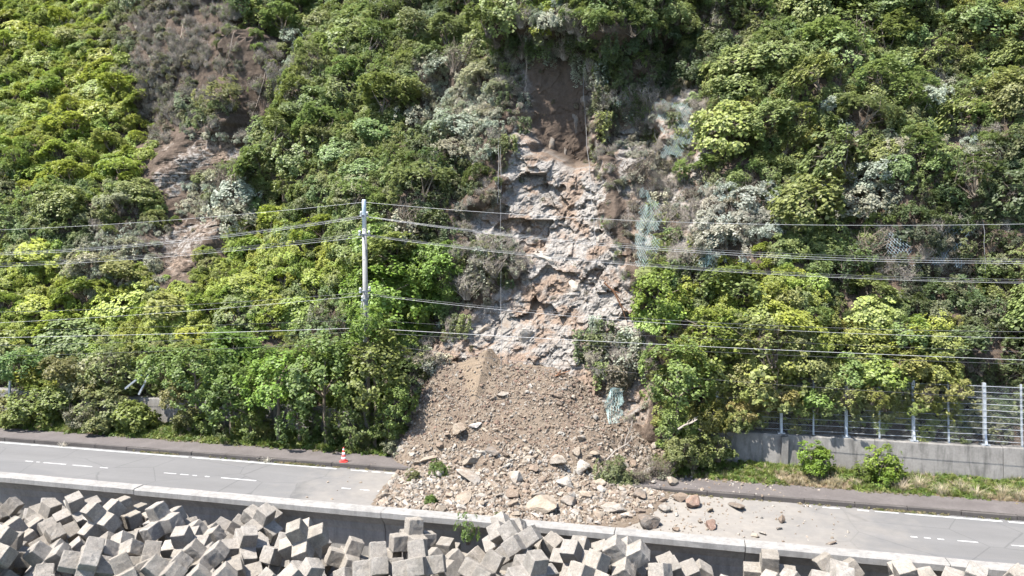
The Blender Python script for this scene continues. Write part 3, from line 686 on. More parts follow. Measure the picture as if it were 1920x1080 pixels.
BLOCKS = [
    [-26.86, -8.39, -0.75, 0.083, -0.469, -0.129, 0.87],
    [-22.92, -8.51, -0.98, 0.793, 0.562, 0.031, 0.231],
    [-21.79, -9.59, -1.5, 0.299, -0.512, -0.602, -0.535],
    [-20.19, -9.57, -1.49, 0.571, 0.118, 0.734, -0.348],
    [-18.55, -9.4, -1.35, 0.174, -0.27, 0.813, -0.486],
    [-16.97, -8.9, -1.07, 0.555, 0.039, 0.83, -0.042],
    [-15.36, -9.13, -1.25, 0.135, -0.568, 0.659, -0.474],
    [-13.14, -8.27, -0.76, 0.537, 0.685, 0.303, 0.387],
    [-11.55, -8.36, -0.78, 0.599, 0.703, 0.085, -0.374],
    [-9.61, -8.11, -0.68, 0.409, -0.621, 0.62, -0.25],
    [-8.16, -8.81, -1.0, 0.024, -0.853, 0.142, -0.502],
    [-5.84, -8.56, -0.97, 0.604, 0.226, -0.447, -0.62],
    [-4.29, -8.61, -0.98, 0.132, -0.796, -0.271, -0.525],
    [-2.52, -8.86, -1.12, 0.196, 0.699, -0.018, 0.688],
    [-0.5, -8.22, -0.75, 0.708, 0.055, -0.699, -0.077],
    [1.06, -8.52, -0.82, 0.195, 0.33, 0.647, -0.659],
    [2.74, -8.98, -1.16, 0.542, 0.758, 0.178, 0.317],
    [4.36, -9.08, -1.16, 0.508, -0.498, 0.002, 0.703],
    [5.83, -9.11, -1.31, 0.796, -0.461, -0.27, -0.284],
    [7.27, -8.5, -0.94, 0.352, -0.355, -0.712, -0.493],
    [8.53, -9.21, -1.27, 0.405, -0.796, 0.449, 0.006],
    [12.69, -9.2, -1.23, 0.684, 0.067, 0.074, 0.722],
    [14.39, -9.42, -1.48, 0.773, -0.497, 0.116, 0.376],
    [16.02, -8.47, -0.8, 0.629, 0.323, -0.702, 0.088],
    [17.53, -8.14, -0.68, 0.472, 0.095, 0.191, -0.856],
    [19.53, -8.36, -0.77, 0.135, 0.834, -0.336, 0.416],
    [21.71, -9.4, -1.43, 0.736, -0.16, -0.05, -0.656],
    [-26.59, -10.71, -2.16, 0.56, 0.679, 0.468, 0.078],
    [-25.0, -10.26, -1.9, 0.315, -0.86, 0.064, 0.397],
    [-23.04, -10.89, -2.12, 0.584, -0.003, -0.65, -0.487],
    [-21.62, -11.55, -2.59, 0.505, 0.765, 0.388, -0.094],
    [-17.8, -10.79, -2.19, 0.89, 0.246, -0.383, -0.03],
    [-16.34, -10.19, -1.84, 0.754, -0.484, -0.382, -0.227],
    [-15.15, -10.89, -1.72, 0.156, -0.812, 0.417, -0.378],
    [-12.99, -10.42, -1.95, 0.143, 0.683, -0.467, 0.543],
    [-11.23, -11.2, -2.37, 0.376, -0.847, -0.02, -0.374],
    [-10.11, -10.7, -1.7, 0.08, 0.755, -0.371, -0.535],
    [-8.51, -10.19, -1.86, 0.827, 0.034, 0.249, 0.503],
    [-6.02, -10.16, -1.67, 0.003, -0.672, 0.337, 0.66],
    [-4.42, -10.04, -1.67, 0.411, 0.838, -0.357, -0.037],
    [-2.97, -10.21, -1.8, 0.347, 0.042, 0.525, -0.776],
    [0.1, -11.34, -2.4, 0.674, 0.355, -0.644, 0.069],
    [1.73, -10.83, -2.14, 0.216, -0.174, -0.481, -0.831],
    [3.19, -10.45, -1.9, 0.79, -0.22, -0.482, -0.307],
    [4.46, -10.89, -2.18, 0.44, -0.545, 0.178, 0.691],
    [6.06, -11.12, -2.29, 0.067, 0.548, -0.83, -0.078],
    [7.67, -10.75, -2.11, 0.667, -0.226, 0.005, 0.71],
    [9.39, -10.65, -2.05, 0.134, -0.197, -0.774, -0.587],
    [12.07, -10.88, -2.15, 0.647, 0.317, 0.655, 0.228],
    [13.74, -11.02, -2.27, 0.822, 0.432, 0.341, 0.144],
    [15.78, -10.52, -2.0, 0.071, 0.716, -0.693, 0.052],
    [17.56, -9.87, -1.63, 0.469, -0.33, 0.73, -0.371],
    [19.13, -10.69, -2.13, 0.329, 0.234, -0.83, 0.386],
    [20.88, -11.28, -2.45, 0.351, -0.47, -0.801, 0.119],
    [-26.91, -12.21, -2.81, 0.795, -0.142, 0.454, 0.377],
    [-24.38, -12.47, -3.02, 0.585, -0.653, -0.46, -0.14],
    [-22.93, -12.61, -3.07, 0.802, -0.358, -0.474, 0.057],
    [-19.62, -12.36, -2.98, 0.373, 0.618, 0.357, 0.592],
    [-17.69, -12.6, -3.13, 0.732, -0.559, -0.093, -0.378],
    [-16.5, -11.74, -2.66, 0.194, 0.515, -0.001, -0.835],
    [-14.29, -11.69, -2.54, 0.547, -0.279, 0.488, -0.621],
    [-12.93, -12.16, -2.89, 0.018, 0.742, -0.645, 0.182],
    [-11.35, -12.39, -3.0, 0.456, 0.006, -0.479, -0.75],
    [-9.81, -12.44, -3.02, 0.19, 0.679, 0.709, -0.005],
    [-9.03, -11.4, -2.42, 0.431, -0.458, 0.276, 0.727],
    [-6.78, -11.2, -2.39, 0.801, 0.341, -0.404, 0.279],
    [-4.22, -11.29, -2.38, 0.272, -0.415, -0.42, -0.76],
    [-2.78, -11.63, -2.58, 0.666, 0.023, -0.223, -0.712],
    [-1.23, -12.52, -3.1, 0.09, -0.866, -0.409, 0.273],
    [1.4, -12.97, -3.23, 0.38, -0.055, 0.09, 0.919],
    [2.72, -12.42, -2.96, 0.273, 0.136, -0.021, 0.952],
    [4.56, -12.34, -2.95, 0.219, 0.389, 0.757, 0.477],
    [6.58, -12.47, -2.96, 0.082, 0.437, 0.876, 0.188],
    [7.95, -12.12, -2.8, 0.534, 0.746, -0.303, -0.259],
    [9.51, -12.45, -3.02, 0.291, 0.483, 0.826, 0.007],
    [10.93, -12.33, -2.91, 0.292, -0.701, 0.349, 0.549],
    [14.2, -12.22, -2.91, 0.35, 0.86, 0.287, -0.234],
    [15.61, -11.9, -2.73, 0.206, 0.135, 0.072, 0.966],
    [17.18, -12.57, -3.08, 0.154, -0.572, 0.693, -0.411],
    [18.81, -12.55, -2.97, 0.632, -0.427, 0.51, 0.399],
    [20.5, -12.49, -3.05, 0.68, 0.637, -0.253, 0.26],
    [-27.6, -13.69, -3.65, 0.053, -0.326, -0.899, -0.288],
    [-26.09, -13.67, -3.67, 0.453, -0.282, 0.132, -0.836],
    [-23.99, -13.62, -3.55, 0.674, 0.067, 0.391, 0.623],
    [-22.13, -13.7, -2.97, 0.115, 0.365, -0.421, -0.823],
    [-20.61, -13.7, -3.63, 0.85, -0.366, 0.294, -0.237],
    [-18.6, -13.67, -3.66, 0.21, 0.299, 0.673, -0.643],
    [-16.91, -13.64, -3.63, 0.317, -0.382, -0.367, -0.787],
    [-15.29, -13.69, -3.72, 0.21, -0.395, -0.374, -0.812],
    [-13.28, -13.67, -3.61, 0.892, 0.253, 0.208, -0.31],
    [-11.73, -13.68, -2.93, 0.368, 0.811, 0.452, -0.059],
    [-9.85, -13.74, -3.64, 0.685, -0.608, -0.174, 0.361],
    [-7.83, -13.69, -3.64, 0.936, 0.349, 0.006, -0.043],
    [-6.09, -13.68, -3.62, 0.643, 0.054, 0.606, 0.465],
    [-4.07, -12.7, -3.19, 0.4, -0.6, -0.538, -0.437],
    [-3.05, -13.65, -3.57, 0.708, 0.12, 0.686, -0.116],
    [-1.53, -13.54, -3.62, 0.713, 0.561, -0.001, -0.42],
    [0.14, -13.67, -3.62, 0.078, 0.088, 0.35, 0.929],
    [3.63, -13.65, -3.66, 0.517, 0.293, -0.172, -0.786],
    [5.3, -13.71, -3.63, 0.278, -0.741, -0.269, -0.549],
    [6.93, -13.71, -3.65, 0.798, -0.441, 0.381, -0.156],
    [8.63, -13.63, -3.43, 0.43, 0.628, 0.648, 0.02],
    [10.16, -13.71, -3.67, 0.352, 0.174, -0.806, -0.442],
    [11.85, -13.65, -3.61, 0.502, -0.434, -0.697, 0.273],
    [13.59, -13.73, -3.7, 0.794, -0.332, 0.473, 0.19],
    [15.13, -13.65, -3.61, 0.353, 0.427, 0.032, -0.832],
    [17.36, -13.73, -2.37, 0.495, 0.699, 0.517, -0.015],
    [19.56, -13.65, -3.69, 0.761, 0.366, 0.441, -0.305],
    [21.38, -13.69, -3.68, 0.353, -0.34, -0.868, 0.085],
    [-27.45, -9.35, 0.16, 0.051, 0.926, -0.198, 0.317],
    [-25.63, -8.61, -0.24, 0.537, -0.167, 0.28, -0.778],
    [-24.21, -8.06, -0.67, 0.266, 0.824, 0.225, -0.447],
    [-22.09, -8.95, 0.08, 0.573, 0.098, -0.743, 0.331],
    [-20.74, -8.42, -0.79, 0.135, -0.461, 0.64, 0.599],
    [-18.64, -8.22, -0.71, 0.871, 0.031, 0.301, -0.387],
    [-17.34, -9.42, -0.29, 0.178, 0.097, -0.691, 0.694],
    [-15.69, -9.49, 0.19, 0.738, -0.469, -0.369, 0.314],
    [-14.18, -8.63, -0.19, 0.375, 0.655, 0.397, -0.522],
    [-8.24, -8.17, -0.08, 0.254, 0.455, 0.62, -0.586],
    [-1.71, -8.49, -0.01, 0.03, 0.417, 0.905, -0.073],
    [1.74, -8.05, 0.32, 0.438, 0.391, -0.789, -0.183],
    [2.47, -9.22, 0.55, 0.094, 0.431, 0.127, 0.888],
    [4.53, -9.3, 0.22, 0.948, 0.291, -0.083, -0.094],
    [5.52, -8.26, -0.21, 0.259, -0.693, 0.671, -0.041],
    [7.82, -9.33, -0.01, 0.328, -0.563, 0.053, -0.756],
    [9.84, -8.67, -0.86, 0.228, 0.699, 0.584, 0.345],
    [11.52, -8.59, -0.83, 0.619, 0.785, -0.007, -0.008],
    [13.8, -9.36, -0.24, 0.761, 0.117, -0.63, -0.106],
    [15.04, -8.68, 0.28, 0.07, -0.793, -0.191, 0.575],
    [16.83, -8.68, 0.35, 0.516, 0.09, 0.177, -0.833],
    [18.64, -8.43, 0.33, 0.407, 0.034, 0.358, -0.84],
    [22.91, -8.57, -0.97, 0.894, -0.21, 0.046, -0.393],
    [-26.25, -10.11, -1.0, 0.473, -0.082, -0.413, 0.774],
    [-23.85, -10.42, -1.09, 0.717, -0.329, -0.528, 0.315],
    [-22.33, -11.14, -0.9, 0.986, -0.094, 0.022, 0.138],
    [-20.84, -10.81, -1.73, 0.566, 0.307, 0.616, -0.455],
    [-19.48, -11.06, -2.1, 0.055, 0.098, -0.993, 0.042],
    [-16.97, -10.9, -0.4, 0.748, 0.277, 0.603, 0.007],
    [-15.5, -10.85, -0.37, 0.106, 0.523, -0.749, -0.392],
    [-14.04, -10.76, -0.94, 0.453, -0.697, 0.026, 0.556],
    [-12.55, -9.87, -0.86, 0.326, -0.632, 0.088, -0.697],
    [-10.03, -9.36, -0.51, 0.963, 0.11, -0.246, 0.025],
    [-7.74, -10.08, -0.25, 0.157, -0.364, 0.741, -0.542],
    [-6.12, -10.18, -0.38, 0.667, -0.077, 0.695, -0.255],
    [-4.71, -11.12, -0.85, 0.92, -0.003, 0.297, 0.257],
    [-1.49, -10.28, -1.12, 0.852, -0.514, 0.022, 0.097],
    [0.1, -10.07, -1.7, 0.578, -0.669, 0.241, 0.401],
    [1.6, -10.3, -0.82, 0.209, 0.956, -0.016, -0.204],
    [3.24, -10.35, -0.6, 0.541, -0.133, 0.727, 0.401],
    [4.72, -10.62, -0.84, 0.546, 0.337, -0.708, 0.296],
    [6.54, -10.44, -0.77, 0.574, 0.046, 0.625, -0.527],
    [8.28, -10.73, -0.87, 0.535, -0.2, 0.773, -0.274],
    [10.34, -10.94, -1.16, 0.455, -0.761, 0.419, -0.193],
    [11.73, -11.06, -0.8, 0.331, -0.231, 0.111, -0.908],
    [13.04, -10.94, -0.91, 0.393, -0.838, -0.222, -0.306],
    [14.63, -10.83, -1.2, 0.392, 0.611, 0.475, 0.498],
    [16.8, -11.01, -1.36, 0.465, -0.573, 0.476, -0.479],
    [20.21, -10.0, -1.71, 0.314, 0.47, -0.39, -0.727],
    [22.1, -11.15, -1.48, 0.673, 0.224, -0.021, 0.704],
    [-26.42, -12.33, -1.53, 0.768, 0.259, 0.511, -0.287],
    [-25.2, -11.78, -2.08, 0.233, -0.655, -0.351, -0.628],
    [-23.32, -12.21, -1.71, 0.748, 0.275, -0.513, -0.321],
    [-21.74, -12.33, -1.4, 0.597, 0.695, -0.363, -0.171],
    [-20.09, -12.46, -1.22, 0.164, 0.431, -0.56, -0.688],
    [-16.96, -12.16, -1.41, 0.563, 0.159, 0.518, 0.624],
    [-14.29, -12.63, -1.47, 0.271, -0.077, 0.933, 0.222],
    [-12.54, -12.22, -1.59, 0.787, 0.314, 0.172, -0.502],
    [-11.15, -12.52, -1.63, 0.583, 0.458, -0.119, -0.661],
    [-9.37, -12.22, -1.36, 0.312, 0.277, -0.387, -0.822],
    [-8.02, -12.47, -1.88, 0.827, 0.189, 0.376, 0.372],
    [-6.75, -12.42, -1.9, 0.785, 0.315, -0.415, 0.336],
    [-5.17, -12.32, -2.21, 0.559, 0.305, 0.767, 0.074],
    [-3.15, -12.56, -1.76, 0.322, -0.481, -0.639, -0.507],
    [-1.27, -11.09, -2.29, 0.62, -0.182, -0.42, 0.637],
    [1.25, -11.98, -1.81, 0.079, 0.583, 0.675, -0.445],
    [2.82, -11.65, -1.45, 0.408, -0.698, -0.16, -0.566],
    [4.53, -12.01, -1.22, 0.575, 0.701, 0.149, 0.395],
    [6.75, -12.36, -1.56, 0.195, 0.545, 0.814, 0.039],
    [8.67, -12.25, -1.5, 0.082, 0.246, -0.612, -0.747],
    [10.07, -12.17, -1.86, 0.111, -0.243, 0.901, -0.341],
    [11.66, -12.34, -2.16, 0.946, -0.109, -0.033, 0.304],
    [13.04, -12.24, -1.58, 0.512, 0.209, 0.369, 0.747],
    [15.69, -12.39, -1.52, 0.324, -0.735, -0.286, -0.522],
    [17.93, -11.4, -2.44, 0.338, 0.105, -0.613, 0.707],
    [21.42, -12.63, -1.75, 0.051, 0.112, -0.256, -0.959],
    [22.87, -13.12, -3.28, 0.187, -0.159, 0.734, -0.633],
    [-25.09, -13.71, -2.48, 0.736, -0.079, -0.502, -0.447],
    [-23.61, -13.69, -2.01, 0.004, -0.237, 0.397, -0.887],
    [-21.25, -13.66, -1.85, 0.531, 0.689, 0.13, 0.477],
    [-19.84, -13.68, -2.38, 0.314, -0.852, -0.39, -0.153],
    [-18.36, -13.64, -2.27, 0.251, 0.9, 0.263, -0.239],
    [-16.87, -13.67, -1.95, 0.221, -0.776, 0.458, -0.374],
    [-14.68, -13.66, -2.43, 0.153, 0.495, -0.68, 0.519],
    [-13.17, -13.62, -2.21, 0.024, -0.293, -0.16, 0.942],
    [-11.7, -13.74, -1.23, 0.65, 0.264, 0.278, -0.656],
    [-9.93, -13.73, -1.86, 0.053, 0.914, -0.383, -0.127],
    [-8.55, -13.69, -2.65, 0.109, -0.004, -0.93, -0.352],
    [-6.19, -13.69, -1.94, 0.01, -0.949, 0.315, -0.029],
    [-4.06, -13.73, -2.11, 0.477, -0.034, -0.525, 0.704],
    [-2.4, -13.62, -2.35, 0.326, -0.588, 0.424, -0.607],
    [-0.36, -13.73, -2.4, 0.562, 0.113, 0.407, -0.711],
    [1.35, -13.69, -2.45, 0.573, -0.725, -0.243, 0.294],
    [2.91, -13.31, -1.89, 0.601, 0.289, 0.704, -0.243],
    [4.23, -13.66, -2.45, 0.829, -0.362, 0.0, 0.426],
    [6.06, -13.71, -2.16, 0.034, 0.313, -0.893, 0.322],
    [7.67, -13.51, -2.27, 0.463, 0.121, 0.809, -0.341],
    [9.62, -13.68, -1.78, 0.482, -0.181, -0.755, 0.406],
    [11.06, -13.63, -2.4, 0.65, -0.502, -0.555, -0.129],
    [12.81, -13.65, -2.11, 0.154, 0.588, 0.69, 0.393],
    [14.48, -13.53, -2.35, 0.418, 0.083, 0.726, -0.54],
    [16.26, -13.66, -1.45, 0.155, -0.272, -0.65, 0.692],
    [18.9, -13.74, -2.17, 0.305, 0.127, 0.872, -0.361],
    [20.91, -13.65, -2.27, 0.556, -0.821, -0.063, -0.117],
    [10.93, -8.09, -0.11, 0.547, -0.44, -0.443, -0.558],
    [-27.03, -11.61, 0.31, 0.61, -0.671, 0.009, 0.422],
    [-24.15, -9.42, -0.32, 0.297, 0.537, -0.341, -0.712],
    [-19.85, -10.46, -0.76, 0.615, -0.687, -0.101, 0.374],
    [-18.37, -10.84, -0.97, 0.372, 0.444, 0.05, -0.814],
    [-13.98, -10.11, 0.26, 0.493, -0.366, -0.279, -0.739],
    [-11.61, -9.59, 0.15, 0.613, 0.767, -0.189, 0.03],
    [-9.72, -10.73, -0.16, 0.169, -0.774, 0.602, 0.101],
    [-5.01, -10.58, 0.49, 0.163, -0.161, 0.947, 0.226],
    [-0.04, -9.9, -0.36, 0.244, -0.399, -0.325, -0.822],
    [1.83, -11.1, 0.17, 0.672, 0.268, -0.495, -0.481],
    [5.27, -10.76, 0.36, 0.151, 0.857, 0.432, -0.236],
    [6.22, -9.68, 0.57, 0.373, -0.26, -0.544, -0.705],
    [7.48, -10.96, 0.25, 0.074, 0.498, -0.835, 0.222],
    [9.28, -11.19, 0.15, 0.326, -0.208, -0.041, -0.921],
    [10.75, -11.34, 0.1, 0.838, -0.384, -0.334, -0.196],
    [14.29, -10.72, 0.09, 0.131, -0.322, -0.934, -0.084],
    [15.88, -11.44, -0.43, 0.912, 0.073, 0.304, -0.265],
    [18.79, -9.81, -0.63, 0.771, -0.471, 0.073, -0.423],
    [21.09, -8.41, -0.89, 0.132, 0.588, -0.067, -0.795],
    [-27.94, -12.55, -0.3, 0.036, -0.553, 0.328, 0.765],
    [-25.51, -12.17, -0.24, 0.295, 0.141, -0.536, 0.778],
    [-24.16, -11.89, -0.64, 0.09, -0.605, 0.488, -0.622],
    [-21.52, -11.98, -0.08, 0.596, -0.189, -0.053, 0.779],
    [-18.61, -12.18, -1.67, 0.158, 0.464, -0.261, -0.831],
    [-16.02, -12.36, -0.42, 0.195, 0.619, 0.14, -0.748],
    [-14.22, -12.36, -0.49, 0.406, -0.454, -0.75, 0.257],
    [-12.54, -11.54, -0.44, 0.36, 0.887, -0.079, 0.278],
    [-11.26, -10.69, -1.12, 0.236, 0.115, 0.897, -0.355],
    [-7.99, -11.29, -1.05, 0.401, -0.107, 0.898, 0.143],
    [-5.3, -12.37, -0.81, 0.501, 0.442, -0.743, 0.03],
    [-2.87, -11.74, -0.69, 0.426, 0.355, -0.776, -0.301],
    [-1.3, -12.66, -1.72, 0.612, -0.111, 0.547, 0.56],
    [1.24, -12.48, -0.57, 0.916, -0.308, -0.142, 0.213],
    [2.75, -12.34, -0.35, 0.9, 0.14, 0.077, 0.405],
    [4.96, -12.55, -0.04, 0.113, 0.779, 0.265, -0.556],
    [6.09, -11.69, -0.38, 0.584, 0.729, -0.294, -0.203],
    [7.68, -12.24, -0.54, 0.238, 0.545, 0.804, 0.009],
    [9.73, -12.55, -0.55, 0.607, 0.434, -0.424, -0.513],
    [11.46, -12.51, -0.63, 0.237, 0.208, 0.843, 0.436],
    [13.59, -12.43, -0.37, 0.433, 0.772, 0.267, -0.382],
    [18.36, -11.51, -0.71, 0.707, -0.703, -0.042, -0.065],
    [20.54, -11.49, -1.02, 0.131, -0.159, -0.395, 0.895],
    [22.92, -11.49, -0.35, 0.0, 0.0, 0.821, -0.571],
    [-26.11, -13.67, -1.17, 0.373, 0.349, 0.82, -0.259],
    [-24.47, -13.42, -0.96, 0.442, 0.301, 0.169, -0.828],
    [-22.2, -13.62, -0.78, 0.248, -0.449, -0.817, 0.264],
    [-19.86, -13.64, -0.92, 0.141, -0.253, -0.8, 0.526],
    [-16.62, -13.64, -0.22, 0.072, 0.851, -0.518, -0.049],
    [-15.26, -13.65, -1.2, 0.911, 0.325, -0.173, -0.185],
    [-13.25, -13.65, -0.82, 0.64, -0.529, 0.556, 0.045],
    [-11.32, -13.63, 0.3, 0.458, 0.453, -0.06, 0.763],
    [-7.87, -13.65, -1.21, 0.251, 0.208, 0.75, -0.575],
    [-5.12, -13.66, -0.92, 0.061, 0.655, -0.448, 0.605],
    [-2.57, -13.63, -1.06, 0.386, -0.557, 0.639, 0.364],
    [0.71, -13.73, -0.81, 0.088, 0.207, -0.381, 0.897],
    [2.53, -13.67, -0.29, 0.009, 0.409, -0.906, 0.111],
    [4.0, -13.64, 0.01, 0.23, -0.471, 0.851, 0.021],
    [5.28, -13.54, -1.02, 0.398, 0.185, -0.526, -0.729],
    [7.87, -13.7, -1.0, 0.318, -0.818, -0.235, -0.417],
    [12.23, -13.66, -0.82, 0.112, -0.8, -0.442, -0.39],
    [14.18, -13.65, -1.07, 0.591, 0.673, 0.41, -0.171],
    [17.49, -13.46, -0.83, 0.167, 0.385, -0.908, -0.002],
    [18.85, -13.74, -1.16, 0.166, -0.833, -0.345, 0.401],
    [20.56, -13.32, -0.62, 0.024, -0.784, 0.259, 0.563],
    [-20.58, -10.06, 0.04, 0.31, -0.191, -0.057, -0.93],
    [3.28, -8.16, -0.13, 0.031, -0.281, -0.551, -0.785],
    [12.75, -9.86, 0.45, 0.028, 0.089, -0.284, 0.954],
    [15.56, -10.31, 0.38, 0.453, 0.006, 0.681, 0.575],
    [17.45, -10.56, 0.15, 0.187, -0.721, 0.625, -0.234],
    [-20.44, -12.91, 0.42, 0.157, 0.335, -0.455, -0.81],
    [-18.79, -12.15, -0.6, 0.78, 0.364, -0.201, 0.468],
    [-17.57, -12.15, 0.05, 0.05, -0.229, 0.862, -0.45],
    [-11.36, -12.2, -0.05, 0.117, 0.221, 0.378, -0.891],
    [-10.0, -12.39, -0.18, 0.444, 0.496, -0.153, 0.731],
    [-7.98, -12.09, 0.02, 0.148, 0.57, 0.75, 0.301],
    [-6.66, -12.1, -0.42, 0.181, -0.421, -0.866, -0.203],
    [-4.06, -12.33, -0.16, 0.053, 0.369, 0.737, 0.563],
    [-1.91, -11.2, 0.1, 0.441, -0.445, -0.74, -0.244],
    [-0.99, -11.9, -0.65, 0.152, 0.866, 0.382, 0.285],
    [3.41, -11.25, 0.4, 0.729, 0.324, -0.576, 0.177],
    [6.51, -13.0, 0.05, 0.608, 0.211, 0.765, 0.011],
    [15.22, -12.29, 0.55, 0.255, 0.212, 0.715, 0.615],
    [17.78, -12.46, 0.12, 0.011, -0.301, 0.858, 0.415],
    [20.69, -9.54, -0.3, 0.24, 0.95, 0.058, -0.19],
    [21.71, -10.54, -0.08, 0.713, 0.207, -0.368, -0.56],
    [-26.76, -13.59, 0.12, 0.417, -0.539, -0.255, 0.685],
    [-24.11, -13.58, 0.33, 0.147, -0.786, 0.265, 0.539],
    [-22.72, -13.65, 0.46, 0.413, -0.485, 0.77, 0.036],
    [-18.21, -13.66, -0.78, 0.475, 0.06, -0.761, 0.438],
    [-15.24, -13.72, 0.4, 0.019, 0.067, 0.384, 0.921],
    [-9.68, -13.72, 0.02, 0.341, 0.779, 0.21, -0.483],
    [-8.36, -13.44, 0.08, 0.344, -0.108, 0.484, 0.797],
    [-6.61, -13.62, -0.02, 0.52, -0.724, 0.102, 0.443],
    [-4.15, -13.69, 0.18, 0.017, -0.602, 0.429, -0.673],
    [-0.89, -13.72, -0.56, 0.629, 0.283, -0.669, 0.277],
    [7.84, -13.68, 0.41, 0.679, 0.42, -0.207, 0.565],
    [9.6, -13.66, 0.18, 0.702, -0.062, 0.709, 0.009],
    [11.28, -13.66, 0.16, 0.71, 0.18, 0.622, -0.278],
    [13.87, -13.7, 0.31, 0.499, -0.041, 0.519, 0.693],
    [19.31, -12.45, -0.87, 0.227, -0.74, -0.489, 0.402],
    [21.78, -12.66, -0.3, 0.375, -0.678, 0.447, -0.447],
    [13.02, -8.12, -0.01, 0.297, -0.105, 0.944, -0.101],
    [11.12, -9.87, 0.04, 0.035, -0.88, -0.339, -0.331],
    [22.25, -8.52, 0.23, 0.171, -0.892, -0.419, -0.015],
    [-19.56, -11.5, 0.43, 0.065, 0.957, 0.149, -0.24],
    [-0.28, -11.57, 0.49, 0.969, -0.196, -0.1, 0.108],
    [19.87, -11.12, -0.11, 0.167, -0.748, -0.527, -0.368],
    [22.91, -9.82, 0.27, 0.336, -0.49, 0.791, -0.147],
    [19.35, -12.72, 0.12, 0.527, -0.702, 0.44, 0.189],
    [9.88, -10.18, -0.38, 0.667, -0.077, 0.695, -0.255],
    [8.39, -8.11, -0.68, 0.409, -0.621, 0.62, -0.25]]
lab_rows = ('six legged grey concrete block in the row nearest the sea wall', 'six legged grey concrete block lying seaward in the pile below the sea wall')
wher_old = [(-99, 'left end of the pile'), (430, 'left half of the pile'), (860, 'middle of the pile'), (1300, 'right part of the pile'), (1600, 'far right end of the pile')]
for bx, by, bz, q0, q1, q2, q3 in BLOCKS:
    _q = proj((bx, by, bz))
    if _q[1] > 1185 or _q[0] < -80 or _q[0] > 2000: continue
    o = link('armour_block', random.choice(HX)); o.location = (bx, by, bz); o.rotation_mode = 'QUATERNION'; o.rotation_quaternion = (q0, q1, q2, q3)
    s = random.uniform(.82, 1.15); wm = random.uniform(0, 1)
    o['tint'] = (.29 * s, (.269 - .012 * wm) * s, (.247 - .03 * wm) * s)
    px, py = proj((bx, by, bz)); row = 'touching the sea wall' if by > -9.3 else 'in the second row' if by > -10.9 else 'at the lower edge'
    band = [w for a, w in ((-9999, 'left end'), (230, 'second stretch'), (420, 'left part'), (640, 'below the traffic cone'), (840, 'below the boulders'), (1060, 'below the rubble toe'), (1300, 'right part'), (1560, 'right end')) if px >= a][-1]
    tag(o, None, 'concrete block', 'wave breaking blocks piled below the sea wall'); single_out(o, 'concrete block %s, %s' % (row, band), px)

# ================================================================ PLANTS
def leaf_cloud(centres, normals, per, spread, size, rng, droop=.15, up=.75, thin=.35):
    """leaf sized quads (folded at the midrib) in sprays round each centre"""
    n = len(centres) * per
    C = np.repeat(centres, per, 0); Nn = np.repeat(normals, per, 0)
    off = rng.normal(size=(n, 3)); off /= np.linalg.norm(off, axis=1)[:, None]; off *= (rng.random(n) ** .5)[:, None] * spread
    off -= Nn * (off * Nn).sum(1)[:, None] * (1 - thin)
    P = C + off; rr = np.linalg.norm(off, axis=1) / spread
    P[:, 2] -= droop * spread * rr ** 2
    nv = Nn * .55 + np.array([0, 0, up]) + rng.normal(size=(n, 3)) * .34; nv /= np.linalg.norm(nv, axis=1)[:, None]
    d = off + rng.normal(size=(n, 3)) * .5 * spread; d -= nv * (d * nv).sum(1)[:, None]; d /= np.linalg.norm(d, axis=1)[:, None] + 1e-9
    s = np.cross(nv, d); L = size * rng.uniform(.7, 1.35, n)[:, None]; Wd = L * rng.uniform(.32, .46, n)[:, None]
    a = P - d * L * .5; tip = P + d * L * .5 - nv * L * .14; l = P + s * Wd - nv * L * .10 ; r = P - s * Wd - nv * L * .10
    V = np.stack([a, r, tip, l], 1).reshape(-1, 3); i = np.arange(n) * 4
    F = np.concatenate([np.stack([i, i + 1, i + 2], 1), np.stack([i, i + 2, i + 3], 1)], 1).reshape(-1, 3)
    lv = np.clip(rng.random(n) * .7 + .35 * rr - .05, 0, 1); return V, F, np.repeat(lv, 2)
def leaf_mesh(name, parts, mat):
    V = []; F = []; A = []; b = 0
    for v, f, a in parts: V.append(v); F.append(f + b); A.append(a); b += len(v)
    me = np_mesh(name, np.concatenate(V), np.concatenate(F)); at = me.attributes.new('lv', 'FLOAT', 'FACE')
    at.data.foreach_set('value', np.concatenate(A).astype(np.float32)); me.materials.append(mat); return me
def dome(seed, R=1.0, H=.9, nc=70, per=26, size=.17, spread=.30, jitter=.22, hollow=.35, low=-.25, up=.75):
    r = np.random.default_rng(seed); u = r.normal(size=(nc * 3, 3)); u /= np.linalg.norm(u, axis=1)[:, None]
    u = u[u[:, 2] > low][:nc]; n = len(u)
    lob = 1 + jitter * fbm(u[:, 0] * 1.8 + seed, u[:, 1] * 1.8, u[:, 2] * 1.8, 3, seed % 50) * 2
    rad = lob * (1 - hollow * r.random(n) ** 2)
    C = u * rad[:, None] * np.array([R, R, H])
    return leaf_cloud(C, u, per, spread, size, r, up=up)
